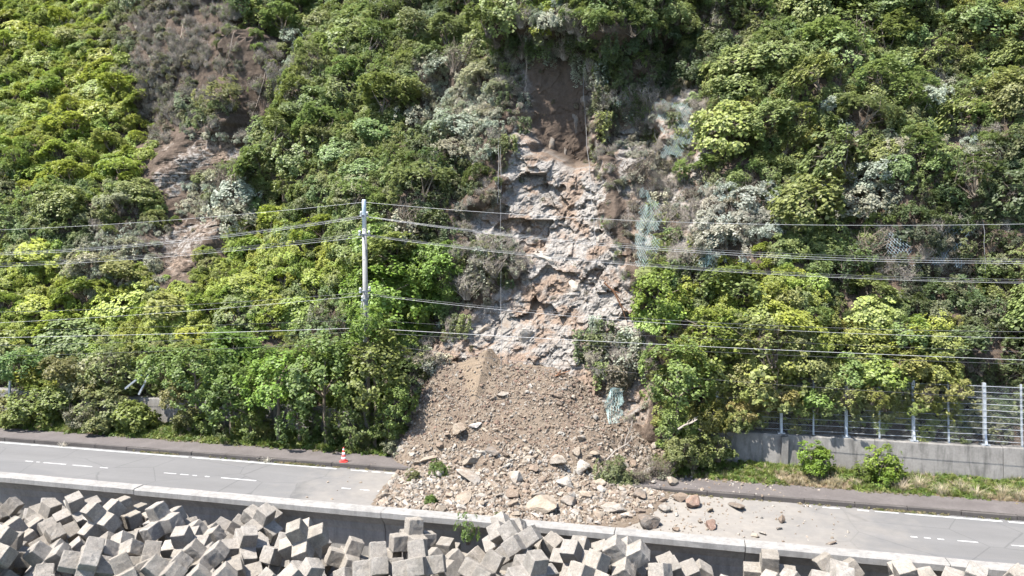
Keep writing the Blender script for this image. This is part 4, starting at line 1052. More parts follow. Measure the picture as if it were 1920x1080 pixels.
def twigs(seed, n, R, H, thick=.016, bend=.35, base=0.0, top_only=False):
    r = random.Random(seed); mb = MB()
    for i in range(n):
        a = r.uniform(0, 6.28); q = r.uniform(.1, 1) ** .7
        p0 = Vector((r.uniform(-.15, .15) * R, r.uniform(-.15, .15) * R, base)); p2 = Vector((math.cos(a) * R * q, math.sin(a) * R * q, H * r.uniform(.45, 1.05)))
        p1 = (p0 + p2) / 2 + Vector((r.uniform(-bend, bend) * R, r.uniform(-bend, bend) * R, r.uniform(-.05, .3) * H))
        mb.tube([p0, p1, p2], [thick, thick * .7, thick * .25], 3, False)
        for j in range(2):
            e = p1.lerp(p2, r.uniform(.1, .8)); mb.tube([e, e + Vector((r.uniform(-1, 1), r.uniform(-1, 1), r.uniform(-.3, .8))) * .35 * R], [thick * .5, thick * .2], 3, False)
    return mb.mesh('stems')
def with_stems(leaf_me, stem_me, stem_mat):
    """one joined mesh for the uncountable cover"""
    bm = bmesh.new(); bm.from_mesh(leaf_me); lay = bm.faces.layers.float.get('lv')
    n = len(bm.faces); bm.from_mesh(stem_me); bm.faces.ensure_lookup_table()
    for f in bm.faces[n:]: f.material_index = 1
    me = bpy.data.meshes.new('cover_plant'); bm.to_mesh(me); bm.free()
    me.materials.append(M['leaf']); me.materials.append(stem_mat); return me
# kinds: 0-3 broad leaved mounds, 4-5 loose shrubs, 6-7 fine leaved silvery, 8-9 dead twiggy, 10-11 hanging vines, 12 large bright leaves
LEAF, STEM = [], []
for i in range(4): LEAF.append(leaf_mesh('foliage', [dome(10 + i, 1, .85, 80, 34, .118, .29, .42, .34)], M['leaf'])); STEM.append(twigs(10 + i, 10, .8, .7, .03, base=-.7))
for i in range(2): LEAF.append(leaf_mesh('foliage', [dome(20 + i, 1, 1.05, 48, 32, .118, .27, .58, .5)], M['leaf'])); STEM.append(twigs(20 + i, 22, .95, .9, .022, base=-.7))
for i in range(2): LEAF.append(leaf_mesh('foliage', [dome(30 + i, 1, .9, 75, 28, .10, .24, .5, .4, up=.8)], M['leaf'])); STEM.append(twigs(30 + i, 26, 1.0, .95, .02, base=-.7))
for i in range(2): LEAF.append(leaf_mesh('foliage', [dome(40 + i, 1, .9, 26, 14, .11, .26, .6, .5)], M['leaf'])); STEM.append(twigs(40 + i, 85, 1.1, 1.0, .02, .5, base=-.6))
def vine(seed):
    r = np.random.default_rng(seed); C = []
    for s in range(9):
        x, y = r.uniform(-.7, .7), r.uniform(-.2, .2); L = r.uniform(.9, 2.2)
        for t in np.linspace(0, L, int(L / .16)): C.append((x + .12 * math.sin(t * 3 + s), y - .1 * t + .1 * r.normal(), -t + .4))
    C = np.array(C); n = np.tile([0, -.8, .4], (len(C), 1)); return leaf_cloud(C, n, 8, .16, .13, r)
for i in range(2): LEAF.append(leaf_mesh('foliage', [vine(50 + i)], M['leaf'])); STEM.append(twigs(50 + i, 8, .5, -1.6, .012, .2, base=.4))
LEAF.append(leaf_mesh('foliage', [dome(60, 1, 1.0, 70, 28, .165, .30, .36, .28)], M['leaf'])); STEM.append(twigs(60, 12, .8, .8, .03, base=-.8))
for me in STEM: me.materials.append(M['bark'])
COVER = [with_stems(LEAF[i], STEM[i], M['deadwood'] if i in (6, 7, 8, 9) else M['bark']) for i in range(13)]

ZONES = ["BBBgddkGGGGGDDDGBPGGGGDDGGGGGGYY",
         "BBBgddkkGPGGGGGGPPGDDDDGGGGGGGGG",
         "BBBBddkkkGGGGPPPrrDDDDGGGGGGGPGG",
         "BBBBddgkkGGGGPPPrrTTTTGYGGPGGPGG",
         "BBBBrrPPGGGGGDPPrrTTTTGGYGGPGGPD",
         "BBBBrrPGGGGGGDDrrrrTTTGGGGYGGGDD",
         "GGGGGrPPGGGGPDTrrrrTTTWWGGPPDDDD",
         "GGDPPrrBBBGGGDrrrrrTTTWWGGGNNNNN",
         "BBPPPrBBBBBVVVTTrrrrGGBBBGDNNTDG",
         "BBBBBBBBBGGVVVTTrrrrBBGBBGDGDDDG",
         "BBBBBBBGBGDVVVTrrrrrYYYGGBYYBYDD",
         "GBGGGGVVGGGVGrrrrrrTYYYYYYYYYYDD",
         "GGGGGGGGGVVVTrrrrrrTYYYYYYYYYYDD"]
#        tint (leaf albedo)      kinds                     density  size
ZT = {'B': ((.275, .335, .068), (0, 1, 2, 3, 3, 12), 1.0, .9), 'G': ((.186, .232, .080), (0, 1, 2, 3, 4, 5), 1.0, 1.0),
      'D': ((.10, .13, .056), (0, 1, 4, 5, 4, 10), .9, .95), 'P': ((.33, .345, .26), (6, 7, 6, 7, 4, 8), .95, .9),  # D: dark green leaves; in shaded hollows the shade is put into this tint
      'Y': ((.262, .285, .08), (0, 2, 4, 5, 12), 1.0, .95), 'd': ((.15, .145, .10), (8, 9, 8, 9, 6, 5), .60, .8),
      'k': ((.10, .105, .06), (8, 9, 5), .22, .7), 'r': ((.10, .11, .05), (8, 5), .035, .55),
      'T': ((.20, .19, .14), (8, 9, 8, 10, 11, 6), .85, .75), 'W': ((.36, .36, .30), (6, 7, 7, 11), 1.0, .9),
      'N': ((.075, .09, .05), (8, 9, 4, 10, 11), .6, .85), 'V': ((.165, .245, .05), (12, 12, 0, 2), 1.0, 1.0), 'g': ((.21, .225, .12), (4, 5, 6, 2), .85, .85)}
LOOK = {'B': 'bright yellow green shrub', 'G': 'mid green shrub', 'D': 'dark tinted green shrub', 'P': 'pale silvery leaved shrub', 'Y': 'olive yellow leafy shrub',
        'd': 'dry grey brown shrub', 'k': 'sparse dry shrub', 'r': 'small twiggy shrub on bare rock', 'T': 'dead twiggy bleached shrub', 'W': 'whitish leaved shrub',
        'N': 'thin dark shrub in the netting', 'V': 'vivid green broad leaved shrub', 'g': 'grey green shrub'}
def zone(px, py):
    c = int(min(31, max(0, px // 60))); r = int(min(12, max(0, py // 60))); return ZONES[r][c]
def where(px, py):
    v = 'high on' if py < 240 else 'halfway up' if py < 480 else 'low on'
    h = 'far left' if px < 300 else 'left' if px < 620 else 'left of the slide on' if px < 960 else 'right of the slide on' if px < 1360 else 'right' if px < 1640 else 'far right'
    if ' on' in h: return v + ' the slope just ' + h.replace(' on', '')
    return v + ' the ' + h + ' slope'
def where2(px, py):
    v = 'near the top' if py < 130 else 'high up' if py < 270 else 'at mid slope' if py < 420 else 'low down' if py < 570 else 'just above the road'
    h = [w for a, w in ((-999, 'at the left edge'), (160, 'left of the brown patch'), (340, 'near the brown patch'), (560, 'left of the pole'), (684, 'between pole and slide'), (900, 'above the slide'), (1130, 'beside the teal nets'), (1350, 'right of the nets'), (1520, 'toward the right'), (1720, 'at the right edge')) if px >= a][-1]
    return v + ', ' + h
class Hash:
    def __init__(s, cell): s.c = cell; s.d = {}
    def near(s, p, r):
        k = tuple(int(math.floor(q / s.c)) for q in p); n = int(math.ceil(r / s.c))
        for a in range(-n, n + 1):
            for b in range(-n, n + 1):
                for e in range(-n, n + 1):
                    for q in s.d.get((k[0] + a, k[1] + b, k[2] + e), ()):
                        if (q[0] - p[0]) ** 2 + (q[1] - p[1]) ** 2 + (q[2] - p[2]) ** 2 < r * r: return True
        return False
    def put(s, p): s.d.setdefault(tuple(int(math.floor(q / s.c)) for q in p), []).append(p)
def zone_pick(px, py):
    z = zone(px + random.gauss(0, 22), py + random.gauss(0, 18)); return z
def tinted(z):
    t = ZT[z][0]; s = random.uniform(.78, 1.2); w = random.uniform(-.12, .12)
    t = (t[0] * s * (1 + w), t[1] * s, t[2] * s * (1 - w * .5))
    if random.random() < .10 and z in 'BGDY': t = tuple(a * .55 + b * .45 for a, b in zip(t, (.20, .185, .115)))
    return t
def add_shrub(loc, kind, s, tint, rot, label, group, name='shrub', cat='shrub', sz=1.0, lobes=False):
    e = empty(name, loc, rot); e.scale = (s, s, s * sz); tag(e, label, cat, group)
    f = link('foliage', LEAF[kind], e); f['tint'] = tint
    if lobes:
        for dx, dy, dz, q in ((.62, -.1, -.28, .62), (-.6, .1, -.38, .5), (.15, -.3, .42, .55)):
            g = link('foliage', LEAF[random.choice((4, 5, 12))], e); g.location = (dx, dy, dz); g.scale = (q, q, q); g.rotation_euler = (0, 0, random.uniform(0, 6)); g['tint'] = tint
    link('stems', STEM[kind], e); return e
# candidates on the slope
NC = 30000
cx = RNG.uniform(-78, 46, NC); cz = RNG.uniform(1.8, 43, NC)
cy, c_m, c_dr, c_p, c_br, c_st = hill(cx, cz, False)
cpx, cpy = proj(np.stack([cx, cy - .5, cz], -1))
scd = in_poly_sd(cpx, cpy, SCAR); pd = np.maximum(in_poly_sd(cpx, cpy, PATCH1), in_poly_sd(cpx, cpy, PATCH2)); bd = in_poly_sd(cpx, cpy, BROWN)
bigh = Hash(2.0); nb = 0
POLE_X, POLE_Y = -8.68, 2.6
for i in range(NC):
    if nb >= 285: break
    px, py = cpx[i], cpy[i]
    if not (-40 < px < 1960 and -30 < py < 760): continue
    z = zone_pick(px, py); tint, kinds, dens, sz = ZT[z]
    if z in 'rkd' or scd[i] > -22 or pd[i] > -16 or bd[i] > -5: continue
    if random.random() > dens: continue
    s = random.uniform(1.25, 2.1) * sz
    if z == 'T': s *= .72
    if scd[i] > -60: s = min(s, 1.0)
    p = (cx[i], cy[i], cz[i])
    if bigh.near(p, 1.55 * (s / 1.6)): continue
    bigh.put(p)
    if cx[i] > 8 and cz[i] < 3.6: s = min(s, 1.15)
    kd = random.choice(kinds)
    out = .05 * s if z in 'B' else .2 * s if z not in 'TN' else .1
    y = cy[i] - out
    if abs(cx[i] - POLE_X) < s + .6 and cz[i] > 6.5: y = max(y, POLE_Y + s + .5)
    sh_ = add_shrub((cx[i], y, cz[i] + .1), kd, s, tinted(z), (R_(random.uniform(18, 40)), R_(random.uniform(-12, 12)), random.uniform(-3.1, 3.1) if kd not in (10, 11) else random.uniform(-.3, .3)),
              LOOK[z] + ' ' + where(px, py), 'shrubs on the slope: ' + z, sz=random.uniform(.55, .75) if z == 'B' else random.uniform(.65, .95)); nb += 1; single_out(sh_, LOOK[z] + ' ' + where2(px, py), px)
# the cover between and beyond them
sm = Hash(1.0); pts, rots, scl, idx, tin = [], [], [], [], []
for i in range(NC):
    px, py = cpx[i], cpy[i]; inf = -60 < px < 1980 and -60 < py < 800
    z = zone_pick(px, py); tint, kinds, dens, sz = ZT[z]
    if scd[i] > 12 or pd[i] > 4:
        dens = .05; kinds = (8, 5)
        if scd[i] > 25 and cz[i] < 9 and random.random() < .8: continue
    elif scd[i] > -18: dens = .75; kinds = (8, 9, 6, 10, 5); z = random.choice('TTPDG')
    elif bd[i] > 0: dens = min(dens, .5); kinds = (8, 9, 8, 6)
    if random.random() > dens: continue
    s = (random.uniform(.5, .95) if inf else random.uniform(1.0, 1.8)) * sz
    if scd[i] > -25 or pd[i] > -12: s *= .62
    if dens < .1: s *= .6
    p = (cx[i], cy[i], cz[i])
    if inf and bigh.near(p, .7): continue
    if sm.near(p, .76 * s if inf else .85 * s): continue
    sm.put(p); kd = random.choice(kinds)
    if cx[i] > 8.5 and cz[i] < 3.2 and cx[i] < 30: s = min(s, .7)
    pts.append((cx[i], cy[i] - .12 * s, cz[i])); tin.append(tinted(z)); idx.append(kd); scl.append(s)
    rots.append((R_(random.uniform(10, 42)), R_(random.uniform(-15, 15)), random.uniform(-3.1, 3.1) if kd not in (10, 11) else random.uniform(-.3, .3)))
scatter('hillside_cover', COVER, pts, rots, scl, idx, tin)['label'] = 'dense low shrubs and creepers covering the hillside'
print('shrubs', nb, 'cover', len(pts))
# vines hanging over the head and edges of the slide
pts, rots, scl, idx, tin = [], [], [], [], []
for px, py, n in ((975, 75, 6), (1020, 65, 6), (1070, 70, 6), (1125, 110, 5), (992, 100, 3), (1045, 92, 3), (1100, 118, 3), (965, 210, 3), (1112, 250, 3), (945, 150, 4), (945, 260, 6), (1140, 210, 7), (1190, 190, 7), (1240, 230, 5), (900, 470, 9), (930, 480, 9), (950, 500, 6), (870, 500, 8), (1180, 640, 6), (1120, 640, 4),
                  (860, 590, 5), (800, 700, 6), (1140, 690, 6), (1160, 660, 5), (790, 690, 5), (1230, 420, 6), (1280, 500, 6), (560, 210, 4), (540, 190, 4), (1330, 60, 5)):
    for _ in range(n):
        qx, qy = px + random.gauss(0, 18), py + random.gauss(0, 15)
        d = ray(qx, qy); ts = np.linspace(30, 70, 260); P_ = CAM_LOC + ts[:, None] * d; hy = hill(P_[:, 0], P_[:, 2], False)[0]; h = int(np.argmax(P_[:, 1] > hy)); p = P_[h]
        pts.append((p[0], p[1] - .35, p[2] + .3)); rots.append((random.uniform(-.1, .15), 0, random.uniform(-.35, .35))); scl.append(random.uniform(.55, 1.0)); idx.append(random.choice((10, 11, 10, 11, 9)))
        tin.append(tinted(random.choice('DGTP')))
scatter('hanging_creepers', COVER, pts, rots, scl, idx, tin)['label'] = 'creepers hanging over the edges of the slide'

# ---------------------------------------------------------------- trees and bushes at the roadside
CROWN = [leaf_mesh('crown', [dome(70 + i, 1, 1.15, 130, 30, .105, .23, .46, .38, -.75)], M['leaf']) for i in range(3)]
def tree(x, y, h, r, tint, label, group=None, lean=(0, 0), name='roadside_tree', kind=0, ground=None):
    z0 = vergeZ(x, y) - .1 if ground is None else ground
    e = empty(name, (x, y, z0)); tag(e, label, 'tree', group)
    mb = MB(); top = Vector((lean[0], lean[1], h - r * .6))
    mid = top * .5 + Vector((random.uniform(-.15, .15), random.uniform(-.1, .1), 0))
    mb.tube([(0, 0, 0), mid, top], [.11, .085, .04], 7)
    for a in range(6):
        an = a * 1.05 + random.random(); s = mid.lerp(top, random.uniform(.1, .9)); mb.tube([s, s + Vector((math.cos(an) * r * .4, math.sin(an) * r * .4, r * .35)), s + Vector((math.cos(an) * r * .8, math.sin(an) * r * .8, r * .5))], [.045, .03, .012], 5)
    mb.build('trunk', M['bark'], e)
    c = link('crown', CROWN[kind % 3], e); c.location = (lean[0], lean[1], h - r * .95); c.scale = (r, r * .95, r * random.uniform(.9, 1.1)); c.rotation_euler = (0, 0, random.uniform(0, 6.2)); c['tint'] = tint
    return e
V_ = (.17, .25, .05); G_ = (.14, .195, .052); Dk = (.105, .15, .045)
TREES = [(735, 560, 3.4, 2.1, V_, 'vivid green broad crowned tree just right of the utility pole'), (785, 520, 4.2, 1.2, V_, 'small vivid green tree at the left edge of the slide'),
         (700, 690, 2.0, 1.9, G_, 'round green tree below the utility pole'), (610, 700, 1.9, 1.9, G_, 'green tree left of the utility pole foot'), (520, 720, 1.9, 1.8, V_, 'bright green tree above the pavement left of the cone'),
         (430, 740, 2.0, 1.6, Dk, 'dark green tree over the retaining wall'), (365, 700, 2.4, 1.5, G_, 'green tree right of the visible piece of retaining wall'), (690, 612, 1.9, .95, V_, 'small bright tree hiding the lower part of the pole'), (660, 780, 1.9, 1.3, Dk, 'dark green tree behind the traffic cone'),
         (560, 790, 1.8, 1.1, Dk, 'low dark green tree behind the pavement'), (740, 760, 1.7, 1.0, G_, 'tall thin tree at the lower left edge of the slide'), (470, 790, 1.9, .95, G_, 'low green tree over the pavement weeds'),
         (1270, 700, 2.4, 1.5, (.17, .195, .055), 'olive tree right of the rubble slope'), (1265, 800, 2.3, 1.0, (.165, .19, .055), 'low olive bush at the right foot of the slide'), (1330, 640, 3.8, 1.6, (.175, .205, .045), 'tall olive tree above the end of the retaining wall'),
         (1235, 560, 4.5, 1.5, (.175, .225, .04), 'bright tree right of the pale rock face'), (1330, 790, 2.6, .9, (.155, .18, .045), 'bush drooping over the end of the retaining wall')]
for i, (px, py, y, r, t, lab) in enumerate(TREES):
    p = onY(px, py, y); g = vergeZ(p[0], y) - .1 if y < 3.4 else 0; yb = y
    if y >= 3.4:                                 # rooted on the slope itself
        d = ray(px, py); ts = np.linspace(28, 70, 400); Q = CAM_LOC + ts[:, None] * d; p = Q[int(np.argmax(Q[:, 1] > base_hill(Q[:, 0], Q[:, 2])))]
        yb = p[1] - .35 * r; g = p[2] - 1.0 * r
    h = p[2] + r * .95 - g
    tree(p[0], yb, max(h, r * 1.4), r, tuple(c * random.uniform(.9, 1.12) for c in t), lab, kind=i, ground=g)
# creeper covered front bush beside the slide, with silvery leaves
BUSH = [(742, 838, 1.2, .75, 6, (.20, .215, .135), 'silvery leaved bush spilling over the pavement edge beside the slide'), (725, 800, 1.5, .9, 5, (.12, .16, .04), 'green bush above the silvery one beside the slide'),
        (62, 762, 1.8, 1.55, 4, (.16, .20, .05), 'rounded green bush on the verge at the far left'), (205, 775, 1.8, 1.4, 5, (.19, .21, .085), 'grey green feathery bush on the left verge'), (150, 780, 1.7, 1.05, 6, (.15, .15, .09), 'low grassy bush between the two verge bushes'),
        (250, 782, 1.9, 1.1, 12, (.17, .21, .05), 'bright low bush in front of the left retaining wall'),
        (1527, 862, 2.2, .80, 5, (.15, .225, .03), 'round green shrub against the retaining wall, left of the pair'), (1657, 878, 2.15, .88, 5, (.15, .225, .03), 'round green shrub against the retaining wall, right of the pair'),
        (1618, 882, 2.0, .5, 4, (.12, .16, .03), 'small shrub attached beside the right hand wall shrub'),
        (1150, 838, -.2, .8, 4, (.15, .17, .075), 'uprooted leafy branches lying on the rubble slope'), (1200, 848, -.1, .6, 8, (.17, .17, .10), 'dry brushwood at the right foot of the slide'), (1240, 815, .8, .8, 8, (.15, .15, .10), 'grey brushwood heap beside the teal net'),
        (1300, 850, 1.6, .85, 5, (.19, .22, .07), 'olive bush drooping to the pavement right of the slide'), (1345, 840, 2.2, .8, 4, (.18, .21, .07), 'olive bush hiding the left end of the right hand wall'), (1275, 840, 1.0, .7, 4, (.19, .21, .08), 'low olive bush beside the grey brushwood'), (1375, 790, 2.9, .7, 5, (.19, .22, .07), 'olive bush hanging over the top of the wall end'),
        (820, 893, -1.4, .50, 4, (.10, .15, .035), 'patch of green weeds at the lower left of the slide'), (775, 905, -2.0, .32, 5, (.13, .14, .05), 'small weed clump on the road left of the slide'), (808, 935, -4.6, .28, 12, (.09, .15, .03), 'small green weed behind the sea wall'),
        (937, 955, -5.6, .22, 5, (.11, .14, .04), 'tiny weed on the spilled stones behind the sea wall')]
for px, py, y, r, kd, t, lab in BUSH:
    p = onY(px, py, y)
    if lab.startswith(('uprooted', 'dry brush', 'grey brush', 'patch', 'small weed', 'small green', 'tiny')): zz = surfZ(p[0], y) + r * .25
    else: zz = max(p[2] - .1, vergeZ(p[0], y) + r * .35)
    add_shrub((p[0], y, zz), kd, r, t, (R_(random.uniform(0, 12)), 0, random.uniform(-3, 3)), lab, None, 'bush', 'bush', random.uniform(.85, 1.1), kd in (12, 4, 5))
OVER = [(1470, 745, .8, 0), (1530, 755, .7, 12), (1590, 745, .75, 5), (1430, 740, .9, 4), (1660, 760, .5, 5), (1720, 765, .45, 4), (1440, 760, .7, 2), (1500, 770, .6, 5), (1560, 765, .55, 4), (1410, 790, .6, 5), (1390, 770, .8, 0), (1385, 700, 1.15, 2), (1420, 655, 1.0, 0), (1400, 750, .8, 5), (1470, 690, 1.05, 12), (1450, 735, .75, 5), (1530, 695, 1.1, 0), (1590, 700, 1.0, 2), (1555, 735, .7, 5), (1650, 705, 1.05, 12), (1640, 745, .6, 4), (1710, 690, 1.0, 0), (1765, 700, .95, 2), (1740, 740, .6, 5), (1500, 735, .6, 10), (1690, 740, .6, 10), (1600, 745, .7, 11), (1800, 735, .65, 4), (1620, 640, 1.1, 0), (1540, 640, 1.1, 1), (1700, 630, 1.0, 4), (1780, 650, .9, 3), (1440, 600, 1.1, 12), (1480, 630, 1.0, 0)]
for i, (px, py, r, kd) in enumerate(OVER):
    y = 3.55 if py > 715 else 4.3 if py > 660 else 5.4
    p = onY(px, py, y); sh_ = add_shrub((p[0], y, p[2]), kd, r, tuple(c * random.uniform(.85, 1.15) for c in (.215, .24, .075)), (R_(random.uniform(0, 20)), 0, random.uniform(-3, 3) if kd < 10 else 0),
              'olive shrub ' + ('through the mesh of the fence' if py > 715 else 'over the top of the fence' if py > 660 else 'just above the right fence'), 'shrubs over the fence', sz=.9); single_out(sh_, sh_['label'], px)
LEFTB = [(20, 770, 1.2), (105, 752, .9), (120, 700, 1.3), (30, 690, 1.4), (200, 690, 1.3), (165, 735, .8), (225, 735, .7), (330, 745, .9), (350, 790, .85), (385, 800, .8), (420, 815, .7), (300, 690, 1.2), (500, 815, .7), (580, 825, .6), (625, 825, .55), (690, 820, .8)]
for i, (px, py, r) in enumerate(LEFTB):
    y = 3.0 if py < 740 else 2.2
    p = onY(px, py, y); sh_ = add_shrub((p[0], y, max(p[2], vergeZ(p[0], y) + r * .4)), random.choice((0, 1, 2, 3, 5, 12)), r, tuple(c * random.uniform(.8, 1.15) for c in (.155, .20, .06)), (R_(random.uniform(0, 20)), 0, random.uniform(-3, 3)),
              'green shrub before the left wall, ' + ('left of the bent posts' if px < 240 else 'between the bent posts and the pole'), 'shrubs over the left retaining wall', sz=.95); single_out(sh_, sh_['label'], px)
# creeper on the blocks
p = onY(877, 1000, -7.9); add_shrub((p[0], -7.9, p[2]), 5, .42, (.10, .155, .035), (0, 0, 1), 'green creeper growing between sea wall and blocks', None, 'creeper', 'plant', 1.5)

# ---------------------------------------------------------------- grass
def tuft(seed, n, L, spread, w=.012, arch=.5):
    r = np.random.default_rng(seed); V = []; F = []; A = []
    for i in range(n):
        a = r.uniform(0, 6.28); b = r.uniform(0, spread); x, y = math.cos(a) * b * .4, math.sin(a) * b * .4; l = L * r.uniform(.5, 1.1); o = r.uniform(.2, 1) * arch
        dx, dy = math.cos(a), math.sin(a); k = len(V); q = r.uniform(.6, 1.2) * w
        for t in (0, .4, .75, 1):
            cx_, cy_ = x + dx * l * o * t * t, y + dy * l * o * t * t; cz_ = l * (t - .45 * o * t * t); ww = q * (1 - t * .85)
            V += [(cx_ - dy * ww, cy_ + dx * ww, cz_), (cx_ + dy * ww, cy_ - dx * ww, cz_)]
        for s in range(3): F.append((k + 2 * s, k + 2 * s + 1, k + 2 * s + 3, k + 2 * s + 2)); A.append(r.random())
    me = np_mesh('grass_tuft', np.array(V), np.array(F)); at = me.attributes.new('lv', 'FLOAT', 'FACE'); at.data.foreach_set('value', np.array(A, np.float32)); me.materials.append(M['blade']); return me
TUFT = [tuft(i, 26, .30, .25, .012, .6) for i in range(4)] + [leaf_mesh('weed', [dome(90 + i, .22, .16, 16, 9, .07, .09, .4, .3, 0)], M['leaf']) for i in range(3)]
pts, rots, scl, idx, tin = [], [], [], [], []
for _ in range(9000):
    x = random.uniform(-46, 34); y = random.uniform(WALKB - .1, 3.2)
    if -6.6 < x < 6.4: continue
    if x > 6.4 and x < 9 and random.random() < .4: continue
    n = float(vnoise(x * .7, y * .9, 0, 81))
    if y < WALKB + .15 and random.random() < .6: continue
    dry = (x > 12 and n > -.05 and y < 2.2) or random.random() < .08
    pts.append((x, y, vergeZ(x, y) - .02)); rots.append((0, 0, random.uniform(0, 6.28))); scl.append(random.uniform(.55, 1.25) * (1.1 if x < 0 else .95))
    idx.append(random.choice((0, 1, 2, 3) if dry else (0, 1, 2, 3, 4, 5, 6)))
    s = random.uniform(.75, 1.2); t = (.33, .275, .17) if dry else random.choice([(.125, .175, .035), (.16, .185, .05), (.09, .14, .03)]); tin.append(tuple(q * s for q in t))
for _ in range(420):                             # weeds in the kerb joint and pavement edge
    x = random.choice([random.uniform(-16, -5), random.uniform(7, 22), random.gauss(-19, .6), random.gauss(-10.7, .5), random.gauss(16.6, .6)])
    y = random.choice([KERB - .04, KERB - .06, WALKB - random.uniform(0, .3)]); pts.append((x, y, 0.0 if y < KERB else .185)); rots.append((0, 0, random.uniform(0, 6.28))); scl.append(random.uniform(.2, .5)); idx.append(random.randrange(7))
    tin.append(random.choice([(.30, .25, .15), (.14, .16, .05), (.22, .2, .1)]))
scatter('verge_grass', TUFT, pts, rots, scl, idx, tin)['label'] = 'green and dry grass and weeds along the verge'
DRY = [tuft(200 + i, 150, .75, .8, .012, .95) for i in range(3)]
for i, (px, py) in enumerate([(1690, 915), (1722, 912), (1765, 922), (1800, 918), (1835, 930), (1880, 926), (1910, 932), (1460, 900), (1500, 902), (1570, 905), (1605, 908)]):
    p = onZ(px, py, .3); y = min(max(p[1], 1.35), 2.6); e = link('dry_grass_clump', DRY[i % 3]); e.location = (p[0], y, vergeZ(p[0], y)); s = random.uniform(.6, .95) if px > 1650 else random.uniform(.4, .6); e.scale = (s, s, s); e.rotation_euler = (0, 0, random.random() * 6)
    e['tint'] = (.42, .36, .25); single_out(e, ('bleached arching grass clump on the verge right of the wall shrubs' if px > 1700 else 'short bleached grass clump around the wall shrubs'), px); tag(e, ('bleached arching grass clump on the verge, right of the wall shrubs' if px > 1700 else 'short bleached grass clump on the verge around the wall shrubs'), 'grass clump', 'dry grass clumps on the right verge')
for i, (px, py, nm) in enumerate([(140, 828, 'whitish dry weed clump on the kerb at the far left'), (518, 856, 'whitish dry weed clump on the kerb left of the cone')]):
    p = onZ(px, py, .05); e = link('dry_weed', tuft(230 + i, 60, .4, .7, .014, .9)); e.location = (p[0], KERB - .1, 0); e['tint'] = (.55, .50, .42); e.scale = (1.1, .6, .8); tag(e, nm, 'weed')

# ================================================================ UTILITY POLES AND LINES
def make_pole(x, y, top, label, name='utility_pole'):
    e = empty(name, (x, y, .2)); tag(e, label, 'utility pole'); H = top - .2
    MB().lathe([(.165, -.4), (.16, 0), (.13, H * .55), (.118, H - 1.5)], n=16).build('shaft', M['pole'], e, True)
    MB().lathe([(.118, H - 1.55), (.112, H - .06), (.09, H), (.02, H + .01)], n=14).build('steel_top', M['poletop'], e, True)
    for k, z in enumerate((H - .85, H - 1.85, H - 4.85, H - 5.3)):
        L = (.9, 1.3, 1.3, .8)[k]
        a = MB().box((0, -.17, z), (.09, .05, .12)).box((0, 0, z), (.10, L, .09)); ar = a.build('crossarm', M['steel'], e)
        for j in (-1, 0, 1):
            if j == 0 and k in (0, 3): continue
            MB().lathe([(.03, 0), (.03, .05), (.075, .06), (.05, .10), (.075, .12), (.05, .16), (.03, .19)], (0, j * (L / 2 - .08), z + .045), 10).build('insulator', M['porcelain'], ar, True)
        MB().lathe([(.15, z - .06), (.15, z + .06)], n=12).build('band', M['steel'], e)
    if name == 'utility_pole' and abs(x - POLE_X) < .1:
        pts = [(.05 - .24 * math.sin(t * math.pi) * (1 - .2 * t), -.2, H - 5.3 - 1.05 * t + .12 * math.sin(t * 9)) for t in np.linspace(0, 1, 14)]
        MB().tube(pts, .014, 5).build('loop_cable', M['porcelain'], e, True)
        MB().tube([(.22, -.12, H - 2.3), (.19, -.12, H - 3.6), (.2, -.12, H - 5.0), (.22, -.1, H - 7.5)], .02, 5).build('riser_cable', M['wire'], e, True)
    return e
make_pole(POLE_X, POLE_Y, 13.35, 'slender grey concrete utility pole with short crossarms standing in the shrubs')
XL, XR = -62.0, 50.0
def wire(name, label, attach_z, y, ptsL, ptsR, rad, mat, straight=False):
    """sagging line; right and left spans are parabolas through the heights read at two photo points each"""
    def span(x0, z0, pp, xe):
        A = [(x0, z0)] + [(onY(px, py, y)[0], onY(px, py, y)[2]) for px, py in pp]
        c = np.polyfit([a[0] for a in A], [a[1] for a in A], 2) if len(A) > 2 else np.polyfit([a[0] for a in A], [a[1] for a in A], 1)
        xs = np.linspace(x0, xe, 34); return [(xx, y, float(np.polyval(c, xx))) for xx in xs]
    L = span(POLE_X, attach_z, ptsL, XL); R = span(POLE_X, attach_z, ptsR, XR)
    o = MB().tube(list(reversed(L)) + R[1:], rad, 5).build(name, mat, None, True); return tag(o, label, 'power line', 'overhead lines along the road')
def zat(py, y): return float(onY(684, py, y)[2])
wire('overhead_line', 'bright topmost overhead wire running from the tip of the pole', zat(379, 2.6), 2.6, [(330, 412), (0, 431)], [(1073, 408), (1920, 420)], 0.0072, M['wirelight'])
wire('overhead_line', 'upper of the three wires at the second crossarm', zat(404, 2.25), 2.25, [(330, 450), (0, 473)], [(1073, 449), (1920, 486)], 0.0072, M['wire'])
wire('overhead_line', 'lower of the three wires at the second crossarm', zat(407, 2.95), 2.95, [(330, 455), (0, 478)], [(1073, 455), (1920, 494)], 0.0072, M['wirelight'])
wire('overhead_line', 'upper wire of the three at the third crossarm', zat(438, 2.05), 2.05, [(330, 474), (0, 494)], [(1073, 483), (1920, 524)], 0.0072, M['wire'])
wire('overhead_line', 'lower wire of the three at the third crossarm', zat(443, 3.15), 3.15, [(330, 480), (0, 500)], [(1073, 487), (1920, 531)], 0.0072, M['wirelight'])
wire('overhead_line', 'upper cable at the lowest crossarm of the pole', zat(549, 2.05), 2.05, [(330, 573), (0, 585)], [(1073, 588), (1920, 622)], 0.0072, M['wire'])
